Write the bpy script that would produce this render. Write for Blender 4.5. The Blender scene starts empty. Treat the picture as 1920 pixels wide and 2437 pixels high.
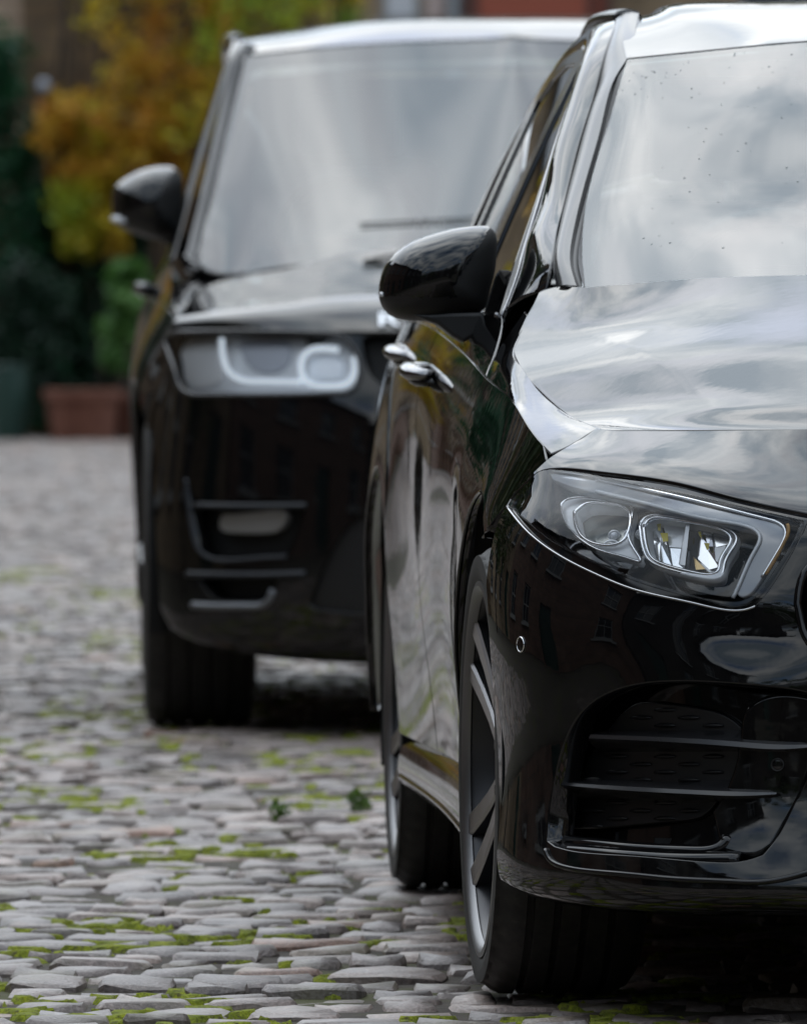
import bpy, math, random
import numpy as np
from mathutils import Vector, Matrix
from mathutils.geometry import delaunay_2d_cdt

scene = bpy.context.scene
COL = scene.collection
rng = random.Random(7)
nrg = np.random.default_rng(11)
D2R = math.pi / 180

# ------------------------------------------------------------------ camera
IW, IH, FPX, HOR, CAMZ = 1920.0, 2437.0, 22950.0, 800.0, 0.96
PITCH = math.atan((IH / 2 - HOR) / FPX)
cam_d = bpy.data.cameras.new('camera')
cam = bpy.data.objects.new('camera', cam_d)
COL.objects.link(cam)
cam.location = (0, 0, CAMZ)
cam.rotation_euler = (math.pi / 2 - PITCH, 0, 0)
cam_d.sensor_fit = 'VERTICAL'
cam_d.sensor_height = 36.0
cam_d.lens = 36.0 * FPX / IH
cam_d.clip_start = 0.5
cam_d.clip_end = 2000
cam_d.dof.use_dof = True
cam_d.dof.focus_distance = 13.45
cam_d.dof.aperture_fstop = cam_d.lens / 28.5
scene.camera = cam

# ------------------------------------------------------------------ light
SUN_EL, SUN_ROT = 46 * D2R, -16 * D2R        # rotation: clockwise from +Y
world = bpy.data.worlds.new('World')
scene.world = world
world.use_nodes = True
wn, wl = world.node_tree.nodes, world.node_tree.links
wn.clear()
def N(nodes, t, **kw):
    n = nodes.new(t)
    for k, v in kw.items():
        if hasattr(n, k) and not k.startswith('i_'):
            setattr(n, k, v)
    return n
w_out = wn.new('ShaderNodeOutputWorld')
w_bg = wn.new('ShaderNodeBackground'); w_bg.inputs['Strength'].default_value = 0.1
w_sky = wn.new('ShaderNodeTexSky'); w_sky.sky_type = 'NISHITA'; w_sky.sun_disc = False
w_sky.sun_elevation = SUN_EL; w_sky.sun_rotation = SUN_ROT
w_sky.dust_density = 1.5
tc = wn.new('ShaderNodeTexCoord')
sep = wn.new('ShaderNodeSeparateXYZ'); wl.new(tc.outputs['Generated'], sep.inputs[0])
def wmath(op, a, b=None, clamp=False):
    m = wn.new('ShaderNodeMath'); m.operation = op; m.use_clamp = clamp
    for i, q in enumerate((a, b)):
        if q is None: continue
        if isinstance(q, (int, float)): m.inputs[i].default_value = q
        else: wl.new(q, m.inputs[i])
    return m.outputs[0]
zz = wmath('ADD', wmath('MAXIMUM', sep.outputs['Z'], 0.0), 0.55)
cmb = wn.new('ShaderNodeCombineXYZ')
wl.new(wmath('DIVIDE', sep.outputs['X'], zz), cmb.inputs[0])
wl.new(wmath('DIVIDE', sep.outputs['Y'], zz), cmb.inputs[1])
cn = wn.new('ShaderNodeTexNoise'); cn.inputs['Scale'].default_value = 6.0; cn.inputs['Detail'].default_value = 5
cn.inputs['Roughness'].default_value = 0.52; cn.inputs['Distortion'].default_value = 0.35
wl.new(cmb.outputs[0], cn.inputs['Vector'])
cr = wn.new('ShaderNodeValToRGB')
cr.color_ramp.elements[0].position = 0.30; cr.color_ramp.elements[0].color = (0, 0, 0, 1)
cr.color_ramp.elements[1].position = 0.52; cr.color_ramp.elements[1].color = (1, 1, 1, 1)
wl.new(cn.outputs['Fac'], cr.inputs['Fac'])
cn2 = wn.new('ShaderNodeTexNoise'); cn2.inputs['Scale'].default_value = 6.5; cn2.inputs['Detail'].default_value = 4
wl.new(cmb.outputs[0], cn2.inputs['Vector'])
cr2 = wn.new('ShaderNodeValToRGB')
cr2.color_ramp.elements[0].position = 0.38; cr2.color_ramp.elements[0].color = (6.6, 8.4, 10.2, 1)
cr2.color_ramp.elements[1].position = 0.66; cr2.color_ramp.elements[1].color = (20, 20.8, 21.4, 1)
wl.new(cn2.outputs['Fac'], cr2.inputs['Fac'])
mx = wn.new('ShaderNodeMix'); mx.data_type = 'RGBA'
wl.new(cr.outputs['Color'], mx.inputs[0])
# clouds are brighter towards the hidden sun
w_dot = wn.new('ShaderNodeVectorMath'); w_dot.operation = 'DOT_PRODUCT'
wl.new(tc.outputs['Generated'], w_dot.inputs[0])
w_dot.inputs[1].default_value = (math.sin(SUN_ROT) * math.cos(SUN_EL), math.cos(SUN_ROT) * math.cos(SUN_EL), math.sin(SUN_EL))
w_glow = wmath('ADD', wmath('MULTIPLY', wmath('POWER', wmath('MAXIMUM', w_dot.outputs['Value'], 0.0), 3.0), 0.55), 0.60)
# overcast: the horizon is dimmer than the sky overhead
w_glow = wmath('MULTIPLY', w_glow, wmath('ADD', wmath('MULTIPLY', wmath('MAXIMUM', sep.outputs['Z'], 0.0), 0.95), 0.46))
w_cl = wn.new('ShaderNodeMix'); w_cl.data_type = 'RGBA'; w_cl.blend_type = 'MULTIPLY'; w_cl.inputs[0].default_value = 1
w_gc = wn.new('ShaderNodeCombineColor')
for _i in range(3): wl.new(w_glow, w_gc.inputs[_i])
wl.new(cr2.outputs['Color'], w_cl.inputs[6]); wl.new(w_gc.outputs[0], w_cl.inputs[7])
w_gain = wn.new('ShaderNodeMix'); w_gain.data_type = 'RGBA'; w_gain.blend_type = 'MULTIPLY'; w_gain.inputs[0].default_value = 1
wl.new(w_sky.outputs[0], w_gain.inputs[6]); w_gain.inputs[7].default_value = (1.25, 1.4, 1.55, 1)
wl.new(w_gain.outputs[2], mx.inputs[6]); wl.new(w_cl.outputs[2], mx.inputs[7])
wl.new(mx.outputs[2], w_bg.inputs['Color'])
wl.new(w_bg.outputs[0], w_out.inputs['Surface'])

sun_d = bpy.data.lights.new('sun', 'SUN')
sun_d.energy = 0.8; sun_d.angle = 90 * D2R; sun_d.color = (1, 0.97, 0.93)
sun = bpy.data.objects.new('sun', sun_d); COL.objects.link(sun)
_sd = Vector((math.sin(SUN_ROT) * math.cos(SUN_EL), math.cos(SUN_ROT) * math.cos(SUN_EL), math.sin(SUN_EL)))
sun.rotation_euler = _sd.to_track_quat('Z', 'Y').to_euler()
sun.location = (0, 0, 30)

vs = scene.view_settings
vs.view_transform = 'Standard'; vs.look = 'None'; vs.exposure = 0.32; vs.gamma = 1; vs.use_curve_mapping = False
scene.cycles.max_bounces = 10
scene.cycles.transparent_max_bounces = 16
scene.cycles.glossy_bounces = 6
scene.cycles.diffuse_bounces = 3
scene.cycles.caustics_reflective = False
scene.cycles.caustics_refractive = False
scene.cycles.sample_clamp_indirect = 6
scene.cycles.use_denoising = True

# ------------------------------------------------------------------ materials
MATS = {}
def mat(name, color=(.5, .5, .5), rough=.5, metal=0., ior=1.5, coat=0., spec=None, alpha=None, emis=None, trans=0.):
    if name in MATS: return MATS[name]
    m = bpy.data.materials.new(name); m.use_nodes = True
    b = m.node_tree.nodes['Principled BSDF']
    b.inputs['Base Color'].default_value = (*color, 1)
    b.inputs['Roughness'].default_value = rough
    b.inputs['Metallic'].default_value = metal
    b.inputs['IOR'].default_value = ior
    b.inputs['Coat Weight'].default_value = coat
    b.inputs['Transmission Weight'].default_value = trans
    if spec is not None: b.inputs['Specular IOR Level'].default_value = spec
    MATS[name] = m
    return m
def nodes_of(m): return m.node_tree.nodes, m.node_tree.links, m.node_tree.nodes['Principled BSDF']
def tex_noise(m, scale, detail=4, rough=.55, coord='Object', dist=0., vec=None):
    n, l, b = nodes_of(m)
    t = n.new('ShaderNodeTexNoise'); t.inputs['Scale'].default_value = scale
    t.inputs['Detail'].default_value = detail; t.inputs['Roughness'].default_value = rough
    t.inputs['Distortion'].default_value = dist
    if vec is None:
        c = n.new('ShaderNodeTexCoord'); vec = c.outputs[coord]
    l.new(vec, t.inputs['Vector'])
    return t
def ramp(m, fac, stops):
    n, l, b = nodes_of(m)
    r = n.new('ShaderNodeValToRGB')
    els = r.color_ramp.elements
    while len(els) < len(stops): els.new(0.5)
    for e, (p, c) in zip(els, stops):
        e.position = p; e.color = (*c, 1) if len(c) == 3 else c
    l.new(fac, r.inputs['Fac'])
    return r.outputs['Color']
def bump(m, h, strength=.3, dist=.01):
    n, l, b = nodes_of(m)
    k = n.new('ShaderNodeBump'); k.inputs['Strength'].default_value = strength; k.inputs['Distance'].default_value = dist
    l.new(h, k.inputs['Height']); l.new(k.outputs[0], b.inputs['Normal'])
def mixc(m, fac, a, bcol, mode='MIX'):
    n, l, b = nodes_of(m)
    x = n.new('ShaderNodeMix'); x.data_type = 'RGBA'; x.blend_type = mode
    for i, q in ((0, fac), (6, a), (7, bcol)):
        if isinstance(q, (int, float)): x.inputs[i].default_value = q
        elif isinstance(q, tuple): x.inputs[i].default_value = (*q, 1)
        else: l.new(q, x.inputs[i])
    return x.outputs[2]

# glossy black paint with a trace of dust
def make_paint(name, base):
    m = mat(name, base, .025, 0, 1.55, 0)
    n, l, b = nodes_of(m)
    t = tex_noise(m, 420, 2, .6)
    t2 = tex_noise(m, 9, 4, .6)
    f = ramp(m, t.outputs['Fac'], [(.66, (0, 0, 0)), (.74, (1, 1, 1))])
    f2 = ramp(m, t2.outputs['Fac'], [(.42, (0, 0, 0)), (.75, (.5, .5, .5))])
    f3 = mixc(m, 1.0, f, f2, 'MULTIPLY')
    # road film: a thin, blotchy coat of dried splash that fades out upward
    cz = n.new('ShaderNodeTexCoord'); sz = n.new('ShaderNodeSeparateXYZ'); l.new(cz.outputs['Object'], sz.inputs[0])
    mz_ = n.new('ShaderNodeMapRange'); l.new(sz.outputs['Z'], mz_.inputs['Value']); mz_.inputs['From Min'].default_value = .16; mz_.inputs['From Max'].default_value = .62; mz_.inputs['To Min'].default_value = .42; mz_.inputs['To Max'].default_value = 0
    t4 = tex_noise(m, 34, 6, .7); f4 = ramp(m, t4.outputs['Fac'], [(.40, (0, 0, 0)), (.72, (1, 1, 1))])
    film = mixc(m, 1.0, f4, mz_.outputs[0], 'MULTIPLY')
    f3 = mixc(m, 1.0, f3, film, 'LIGHTEN')
    l.new(mixc(m, f3, base, (.03, .028, .025)), b.inputs['Base Color'])
    r = n.new('ShaderNodeMapRange'); l.new(f3, r.inputs['Value'])
    r.inputs['To Min'].default_value = .022; r.inputs['To Max'].default_value = .35
    l.new(r.outputs[0], b.inputs['Roughness'])
    w = tex_noise(m, 55, 1, .4)
    bump(m, w.outputs['Fac'], .02, .004)
    return m
PAINT = make_paint('black_paint', (.0022, .0022, .0026))
PAINT2 = make_paint('black_paint_suv', (.003, .003, .0035))
DCHROME = mat('dark_chrome', (.24, .24, .25), .12, 1)
CHROME = mat('chrome', (.82, .82, .83), .07, 1)
ALU = mat('satin_aluminium', (.55, .55, .56), .28, 1)
ALLOY = mat('alloy_bright', (.50, .50, .51), .30, 1)
ALLOYD = mat('alloy_dark', (.05, .05, .053), .35, .8)
PLASTIC = mat('black_plastic', (.012, .012, .013), .38)
GLOSSP = mat('gloss_black_plastic', (.004, .004, .0045), .07, 0, 1.5)
MATTE = mat('matte_black', (.006, .006, .006), .7)
LINER = mat('arch_liner', (.008, .008, .008), .9)
TRIM = mat('satin_trim', (.02, .02, .022), .22, 0, 1.6)
RUBBER = mat('tyre_rubber', (.014, .014, .014), .62)
n_, l_, b_ = nodes_of(RUBBER)
_t = tex_noise(RUBBER, 60, 5, .6)
l_.new(ramp(RUBBER, _t.outputs['Fac'], [(.35, (.012, .012, .012)), (.62, (.026, .025, .023)), (.78, (.055, .05, .043))]), b_.inputs['Base Color'])
FABRIC = mat('seat_fabric', (.26, .30, .30), .85)
DASH = mat('dash_grey', (.20, .235, .24), .8)
REFL = mat('reflector', (.75, .76, .78), .12, 1)
LED = mat('led_yellow', (.55, .45, .02), .35)
DRL = mat('light_guide', (.34, .35, .37), .12, .25, 1.5)
FROST = mat('frosted_lamp', (.78, .79, .81), .2, .15)
AMBER = mat('amber_strip', (.35, .17, .02), .25)
WHITEL = mat('white_letter', (.75, .78, .82), .25, .3)

def make_glass(name, tint, ior=1.6, rough=0.0):
    m = bpy.data.materials.new(name); m.use_nodes = True
    n, l = m.node_tree.nodes, m.node_tree.links
    n.clear()
    o = n.new('ShaderNodeOutputMaterial'); mixs = n.new('ShaderNodeMixShader')
    tr = n.new('ShaderNodeBsdfTransparent'); tr.inputs[0].default_value = (*tint, 1)
    g = n.new('ShaderNodeBsdfGlossy'); g.inputs['Roughness'].default_value = rough; g.inputs[0].default_value = (1, 1, 1, 1)
    f = n.new('ShaderNodeFresnel'); f.inputs['IOR'].default_value = ior
    l.new(f.outputs[0], mixs.inputs[0]); l.new(tr.outputs[0], mixs.inputs[1]); l.new(g.outputs[0], mixs.inputs[2])
    l.new(mixs.outputs[0], o.inputs[0])
    MATS[name] = m
    return m
WGLASS = make_glass('windscreen_glass', (.60, .72, .72), 1.80)
SGLASS = make_glass('side_glass', (.10, .11, .11), 1.7)
LENS = make_glass('lamp_lens', (.95, .96, .97), 1.30)
PANE = mat('window_pane', (.03, .035, .04), .03, 0, 1.7)

# ------------------------------------------------------------------ object helpers
def tag(o, label=None, cat=None, group=None, kind=None):
    if label: o['label'] = label
    if cat: o['category'] = cat
    if group: o['group'] = group
    if kind: o['kind'] = kind
    return o
def empty(name, loc=(0, 0, 0), rz=0., parent=None):
    o = bpy.data.objects.new(name, None); COL.objects.link(o)
    o.location = loc; o.rotation_euler = (0, 0, rz); o.empty_display_size = .2
    if parent: o.parent = parent
    return o
def mesh_of(name, V, F, m, normals=None, smooth=True):
    me = bpy.data.meshes.new(name)
    V = np.asarray(V, dtype=float)
    me.from_pydata(V.tolist(), [], [tuple(int(i) for i in f) for f in F])
    if m is not None:
        for q in (m if isinstance(m, (list, tuple)) else [m]): me.materials.append(q)
    me.polygons.foreach_set('use_smooth', [smooth] * len(me.polygons))
    me.update()
    if normals is not None:
        me.normals_split_custom_set_from_vertices([tuple(x) for x in np.asarray(normals)])
    return me
def obj(name, V, F, m, parent=None, normals=None, smooth=True):
    o = bpy.data.objects.new(name, mesh_of(name, V, F, m, normals, smooth))
    COL.objects.link(o)
    if parent: o.parent = parent
    return o
def copy_tree(o, parent=None):
    c = o.copy(); COL.objects.link(c); c.parent = parent
    for ch in list(o.children): copy_tree(ch, c)
    return c
class MB:
    """collects vertices and faces of one mesh"""
    def __init__(s): s.V = []; s.F = []
    def add(s, V, F):
        k = len(s.V); s.V.extend([tuple(map(float, p)) for p in V]); s.F.extend([tuple(i + k for i in f) for f in F]); return s
    def box(s, c, d, M=None):
        x, y, z = [q / 2 for q in d]
        P = [(sx * x, sy * y, sz * z) for sz in (-1, 1) for sy in (-1, 1) for sx in (-1, 1)]
        if M is not None: P = [tuple(M @ Vector(p)) for p in P]
        P = [(p[0] + c[0], p[1] + c[1], p[2] + c[2]) for p in P]
        return s.add(P, [(0, 2, 3, 1), (4, 5, 7, 6), (0, 1, 5, 4), (2, 6, 7, 3), (0, 4, 6, 2), (1, 3, 7, 5)])
    def tube(s, pts, r, n=8, closed=False, flat=1.0):
        P = np.asarray(pts, float); m = len(P)
        T = np.roll(P, -1, 0) - np.roll(P, 1, 0) if closed else np.gradient(P, axis=0)
        T /= np.linalg.norm(T, axis=1)[:, None] + 1e-12
        up = np.array([0, 0, 1.]) if abs(T[0][2]) < .9 else np.array([0, 1., 0])
        a = np.cross(T[0], up); a /= np.linalg.norm(a)
        V = []
        rr = np.full(m, r) if np.isscalar(r) else np.asarray(r)
        for i in range(m):
            a = a - T[i] * np.dot(a, T[i]); a /= np.linalg.norm(a) + 1e-12
            b = np.cross(T[i], a)
            for k in range(n):
                th = 2 * math.pi * k / n
                V.append(P[i] + rr[i] * (math.cos(th) * a + flat * math.sin(th) * b))
        F = []
        for i in range(m if closed else m - 1):
            j = (i + 1) % m
            for k in range(n):
                q = (k + 1) % n
                F.append((i * n + k, i * n + q, j * n + q, j * n + k))
        if not closed:
            F.append(tuple(range(n - 1, -1, -1))); F.append(tuple((m - 1) * n + k for k in range(n)))
        return s.add(V, F)
    def lathe_x(s, prof, n=64, closed=False):
        """profile of (x, r) spun about the x axis"""
        V = []; F = []; m = len(prof)
        for i in range(n):
            th = 2 * math.pi * i / n; c, q = math.cos(th), math.sin(th)
            V += [(x, r * c, r * q) for x, r in prof]
        for i in range(n):
            j = (i + 1) % n
            for k in range(m if closed else m - 1):
                p = (k + 1) % m
                F.append((i * m + k, j * m + k, j * m + p, i * m + p))
        return s.add(V, F)
    def plate(s, poly, vec):
        """polygon (3d, planar-ish) extruded along vec, triangulated by fan about its centroid"""
        P = np.asarray(poly, float); n = len(P); c = P.mean(0); vec = np.asarray(vec, float)
        V = list(P) + list(P + vec) + [c, c + vec]
        F = []
        for i in range(n):
            j = (i + 1) % n
            F += [(2 * n, j, i), (2 * n + 1, n + i, n + j), (i, j, n + j, n + i)]
        return s.add(V, F)
    def build(s, name, m, parent=None, smooth=False, auto=None):
        o = obj(name, s.V, s.F, m, parent, None, smooth or auto is not None)
        if auto is not None: sharp(o, auto)
        return o
def sharp(o, deg):
    me = o.data
    if hasattr(me, 'set_sharp_from_angle'): me.set_sharp_from_angle(angle=deg * D2R)
def fix_normals(o):
    import bmesh
    b = bmesh.new(); b.from_mesh(o.data); bmesh.ops.recalc_face_normals(b, faces=b.faces); b.to_mesh(o.data); b.free()
    return o
def bevel(o, w, seg=2):
    import bmesh
    b = bmesh.new(); b.from_mesh(o.data)
    bmesh.ops.bevel(b, geom=[e for e in b.edges if len(e.link_faces) == 2 and e.calc_face_angle(0) > .5], offset=w, segments=seg, affect='EDGES', profile=.6, clamp_overlap=True)
    b.to_mesh(o.data); b.free()
    return o

# ------------------------------------------------------------------ splines, frames, surface patches
def nspl(t, q):
    """natural cubic spline interpolation matrix: values at knots t -> values at q"""
    t = np.asarray(t, float); q = np.asarray(q, float); n = len(t)
    if n == 2:
        w = (q - t[0]) / (t[1] - t[0]); return np.stack([1 - w, w], 1)
    h = np.diff(t); A = np.zeros((n, n)); B = np.zeros((n, n)); A[0, 0] = A[-1, -1] = 1
    for i in range(1, n - 1):
        A[i, i - 1] = h[i - 1]; A[i, i] = 2 * (h[i - 1] + h[i]); A[i, i + 1] = h[i]
        B[i, i - 1] += 6 / h[i - 1]; B[i, i] -= 6 / h[i - 1] + 6 / h[i]; B[i, i + 1] += 6 / h[i]
    Mm = np.linalg.solve(A, B)
    k = np.clip(np.searchsorted(t, q, 'right') - 1, 0, n - 2)
    out = np.zeros((len(q), n)); I = np.eye(n)
    a = (t[k + 1] - q)[:, None]; b = (q - t[k])[:, None]; hh = h[k][:, None]
    out += Mm[k] * a ** 3 / (6 * hh) + Mm[k + 1] * b ** 3 / (6 * hh)
    out += (I[k] / hh - Mm[k] * hh / 6) * a + (I[k + 1] / hh - Mm[k + 1] * hh / 6) * b
    return out
def curve(pts, step=None, n=None):
    P = np.asarray(pts, float)
    t = np.r_[0, np.cumsum(np.linalg.norm(np.diff(P, axis=0), axis=1) ** .75 + 1e-9)]
    L = np.sum(np.linalg.norm(np.diff(P, axis=0), axis=1))
    if n is None: n = max(2, int(round(L / step)) + 1)
    if len(P) == 2: return P[0] + (P[1] - P[0]) * np.linspace(0, 1, n)[:, None]
    # even arc length
    d = nspl(t, np.linspace(0, t[-1], 40 * len(P))) @ P
    s = np.r_[0, np.cumsum(np.linalg.norm(np.diff(d, axis=0), axis=1))]
    q = np.linspace(0, s[-1], n)
    return np.stack([np.interp(q, s, d[:, i]) for i in range(d.shape[1])], 1)

_cp, _sp = math.cos(PITCH), math.sin(PITCH)
def project(P):
    P = np.asarray(P, float); x = P[..., 0]; y = P[..., 1]; z = P[..., 2] - CAMZ
    d = y * _cp - z * _sp; up = y * _sp + z * _cp
    return np.stack([IW / 2 + FPX * x / d, IH / 2 - FPX * up / d], -1)
def ray(px, py):
    a = (px - IW / 2) / FPX; b = -(py - IH / 2) / FPX
    return np.array([a, _cp + b * _sp, -_sp + b * _cp])
class Frame:
    """car frame: local x = v (towards the picture's right), y = u (rearward), z up"""
    def __init__(s, X, Y, psi):
        s.O = np.array([X, Y, 0.]); s.psi = psi
        c, q = math.cos(psi), math.sin(psi)
        s.R = np.array([[c, -q, 0], [q, c, 0], [0, 0, 1.]])
    def w(s, L): return np.asarray(L, float) @ s.R.T + s.O
    def at(s, px, py, u):
        """local point seen at a photo position, at distance u behind the front axle"""
        r = ray(px, py) @ s.R; c = (np.array([0, 0, CAMZ]) - s.O) @ s.R
        t = (u - c[1]) / r[1]
        return c + t * r
    def atv(s, px, py, v):
        r = ray(px, py) @ s.R; c = (np.array([0, 0, CAMZ]) - s.O) @ s.R
        t = (v - c[0]) / r[0]
        return c + t * r
    def pts(s, L): return np.array([s.at(*p) for p in L])
    def cam(s): return (np.array([0, 0, CAMZ]) - s.O) @ s.R

class Patch:
    def __init__(s, fr, ctrl, per=10, flip=False, tweak=None, grid=None):
        s.fr = fr
        if grid is None:
            C = np.asarray(ctrl, float)
            def knots(C):
                d = np.linalg.norm(np.diff(C, axis=0), axis=2).mean(1)
                return np.r_[0, np.cumsum(np.maximum(d, 1e-4) ** .8)]
            tr, tcn = knots(C), knots(C.transpose(1, 0, 2))
            qr = np.concatenate([np.linspace(tr[i], tr[i + 1], per, endpoint=False) for i in range(len(tr) - 1)] + [[tr[-1]]])
            qc = np.concatenate([np.linspace(tcn[i], tcn[i + 1], per, endpoint=False) for i in range(len(tcn) - 1)] + [[tcn[-1]]])
            G = np.einsum('ai,bj,ijk->abk', nspl(tr, qr), nspl(tcn, qc), C)
        else: G = grid
        if tweak: G = tweak(G)
        s.G = G; s.flip = flip
        da, db = np.gradient(G, axis=0), np.gradient(G, axis=1)
        Nn = np.cross(db, da)
        Nn /= np.linalg.norm(Nn, axis=2)[..., None] + 1e-12
        if flip: Nn = -Nn
        s.N = Nn
        s.sa = np.linalg.norm(np.diff(G, axis=0), axis=2).mean(); s.sb = np.linalg.norm(np.diff(G, axis=1), axis=2).mean()
        s.shape = G.shape[:2]
    def offset(s, d): return Patch(s.fr, None, flip=s.flip, grid=s.G + s.N * d)
    def samp(s, A, ab):
        a = np.clip(ab[:, 0], 0, s.shape[0] - 1); b = np.clip(ab[:, 1], 0, s.shape[1] - 1)
        i = np.minimum(a.astype(int), s.shape[0] - 2); j = np.minimum(b.astype(int), s.shape[1] - 2)
        x = (a - i)[:, None]; y = (b - j)[:, None]
        return A[i, j] * (1 - x) * (1 - y) + A[i + 1, j] * x * (1 - y) + A[i, j + 1] * (1 - x) * y + A[i + 1, j + 1] * x * y
    def pos(s, ab): return s.samp(s.G, ab)
    def nor(s, ab):
        n = s.samp(s.N, ab); return n / (np.linalg.norm(n, axis=1)[:, None] + 1e-12)
    def invert(s, Q, T, mask=None):
        out = []
        for t in T:
            d = ((Q - t) ** 2).sum(2)
            if mask is not None: d = np.where(mask, d, d + 1e12)
            i, j = np.unravel_index(np.argmin(d), d.shape)
            ab = np.array([[i, j]], float)
            for _ in range(12):
                q = s.samp(Q, ab)[0]; e = t - q
                h = .5
                def cl(x): return np.array([[min(max(x[0], 0), s.shape[0] - 1), min(max(x[1], 0), s.shape[1] - 1)]])
                p1, m1 = cl(ab[0] + [h, 0]), cl(ab[0] - [h, 0]); p2, m2 = cl(ab[0] + [0, h]), cl(ab[0] - [0, h])
                J = np.stack([(s.samp(Q, p1)[0] - s.samp(Q, m1)[0]) / max(p1[0, 0] - m1[0, 0], 1e-6),
                              (s.samp(Q, p2)[0] - s.samp(Q, m2)[0]) / max(p2[0, 1] - m2[0, 1], 1e-6)], 1)
                try: st = np.linalg.solve(J, e)
                except np.linalg.LinAlgError: break
                st = np.clip(st, -2, 2)
                ab = cl(ab[0] + .8 * st)
            out.append(ab[0])
        return np.array(out)
    def px(s, pts, step=9, n=None):
        T = curve(pts, step, n) if n != 0 else np.asarray(pts, float)
        Q = project(s.fr.w(s.G))
        mask = ((s.fr.cam() - s.G) * s.N).sum(2) > 0
        return s.invert(Q, T, mask)
    def co(s, ax, pts, step=.02, n=None):
        """by two local coordinates, e.g. (1, 2) = (u, z)"""
        return s.invert(s.G[..., list(ax)], curve(pts, step, n))
    def ab(s, pts, n=24):
        P = np.asarray(pts, float) * [s.shape[0] - 1, s.shape[1] - 1]
        return np.concatenate([np.linspace(P[i], P[i + 1], n, endpoint=i == len(P) - 2) for i in range(len(P) - 1)])
    def mir(s, ab): return np.asarray(ab)[::-1] * [1, -1] + [0, s.shape[1] - 1]
    def line(s, ab, lift=0.): return s.pos(ab) + s.nor(ab) * lift

def dedupe(L, eps=1e-4):
    L = np.asarray(L); keep = [L[0]]
    for p in L[1:]:
        if np.linalg.norm(p - keep[-1]) > eps: keep.append(p)
    if np.linalg.norm(keep[0] - keep[-1]) < eps: keep.pop()
    return np.array(keep)
def inpoly(P, poly):
    x, y = P[:, 0], P[:, 1]; r = np.zeros(len(P), bool); n = len(poly)
    for i in range(n):
        x1, y1 = poly[i]; x2, y2 = poly[(i + 1) % n]
        if y1 == y2: continue
        c = ((y1 > y) != (y2 > y)) & (x < (x2 - x1) * (y - y1) / (y2 - y1) + x1)
        r ^= c
    return r
def resample_loop(L, h):
    out = []
    n = len(L)
    for i in range(n):
        a, b = L[i], L[(i + 1) % n]; d = np.linalg.norm(b - a)
        k = max(1, int(math.ceil(d / h)))
        out += [a + (b - a) * q / k for q in range(k)]
    return np.array(out)
def area(L): return .5 * np.sum(L[:, 0] * np.roll(L[:, 1], -1) - np.roll(L[:, 0], -1) * L[:, 1])
def inset(L, d):
    """moves a loop inward by d (metric param space)"""
    s = 1 if area(L) > 0 else -1
    e1 = L - np.roll(L, 1, 0); e2 = np.roll(L, -1, 0) - L
    e1 /= np.linalg.norm(e1, axis=1)[:, None] + 1e-12; e2 /= np.linalg.norm(e2, axis=1)[:, None] + 1e-12
    t = e1 + e2; t /= np.linalg.norm(t, axis=1)[:, None] + 1e-9
    nn = np.stack([-t[:, 1], t[:, 0]], 1) * s
    return L + nn * d
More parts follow.
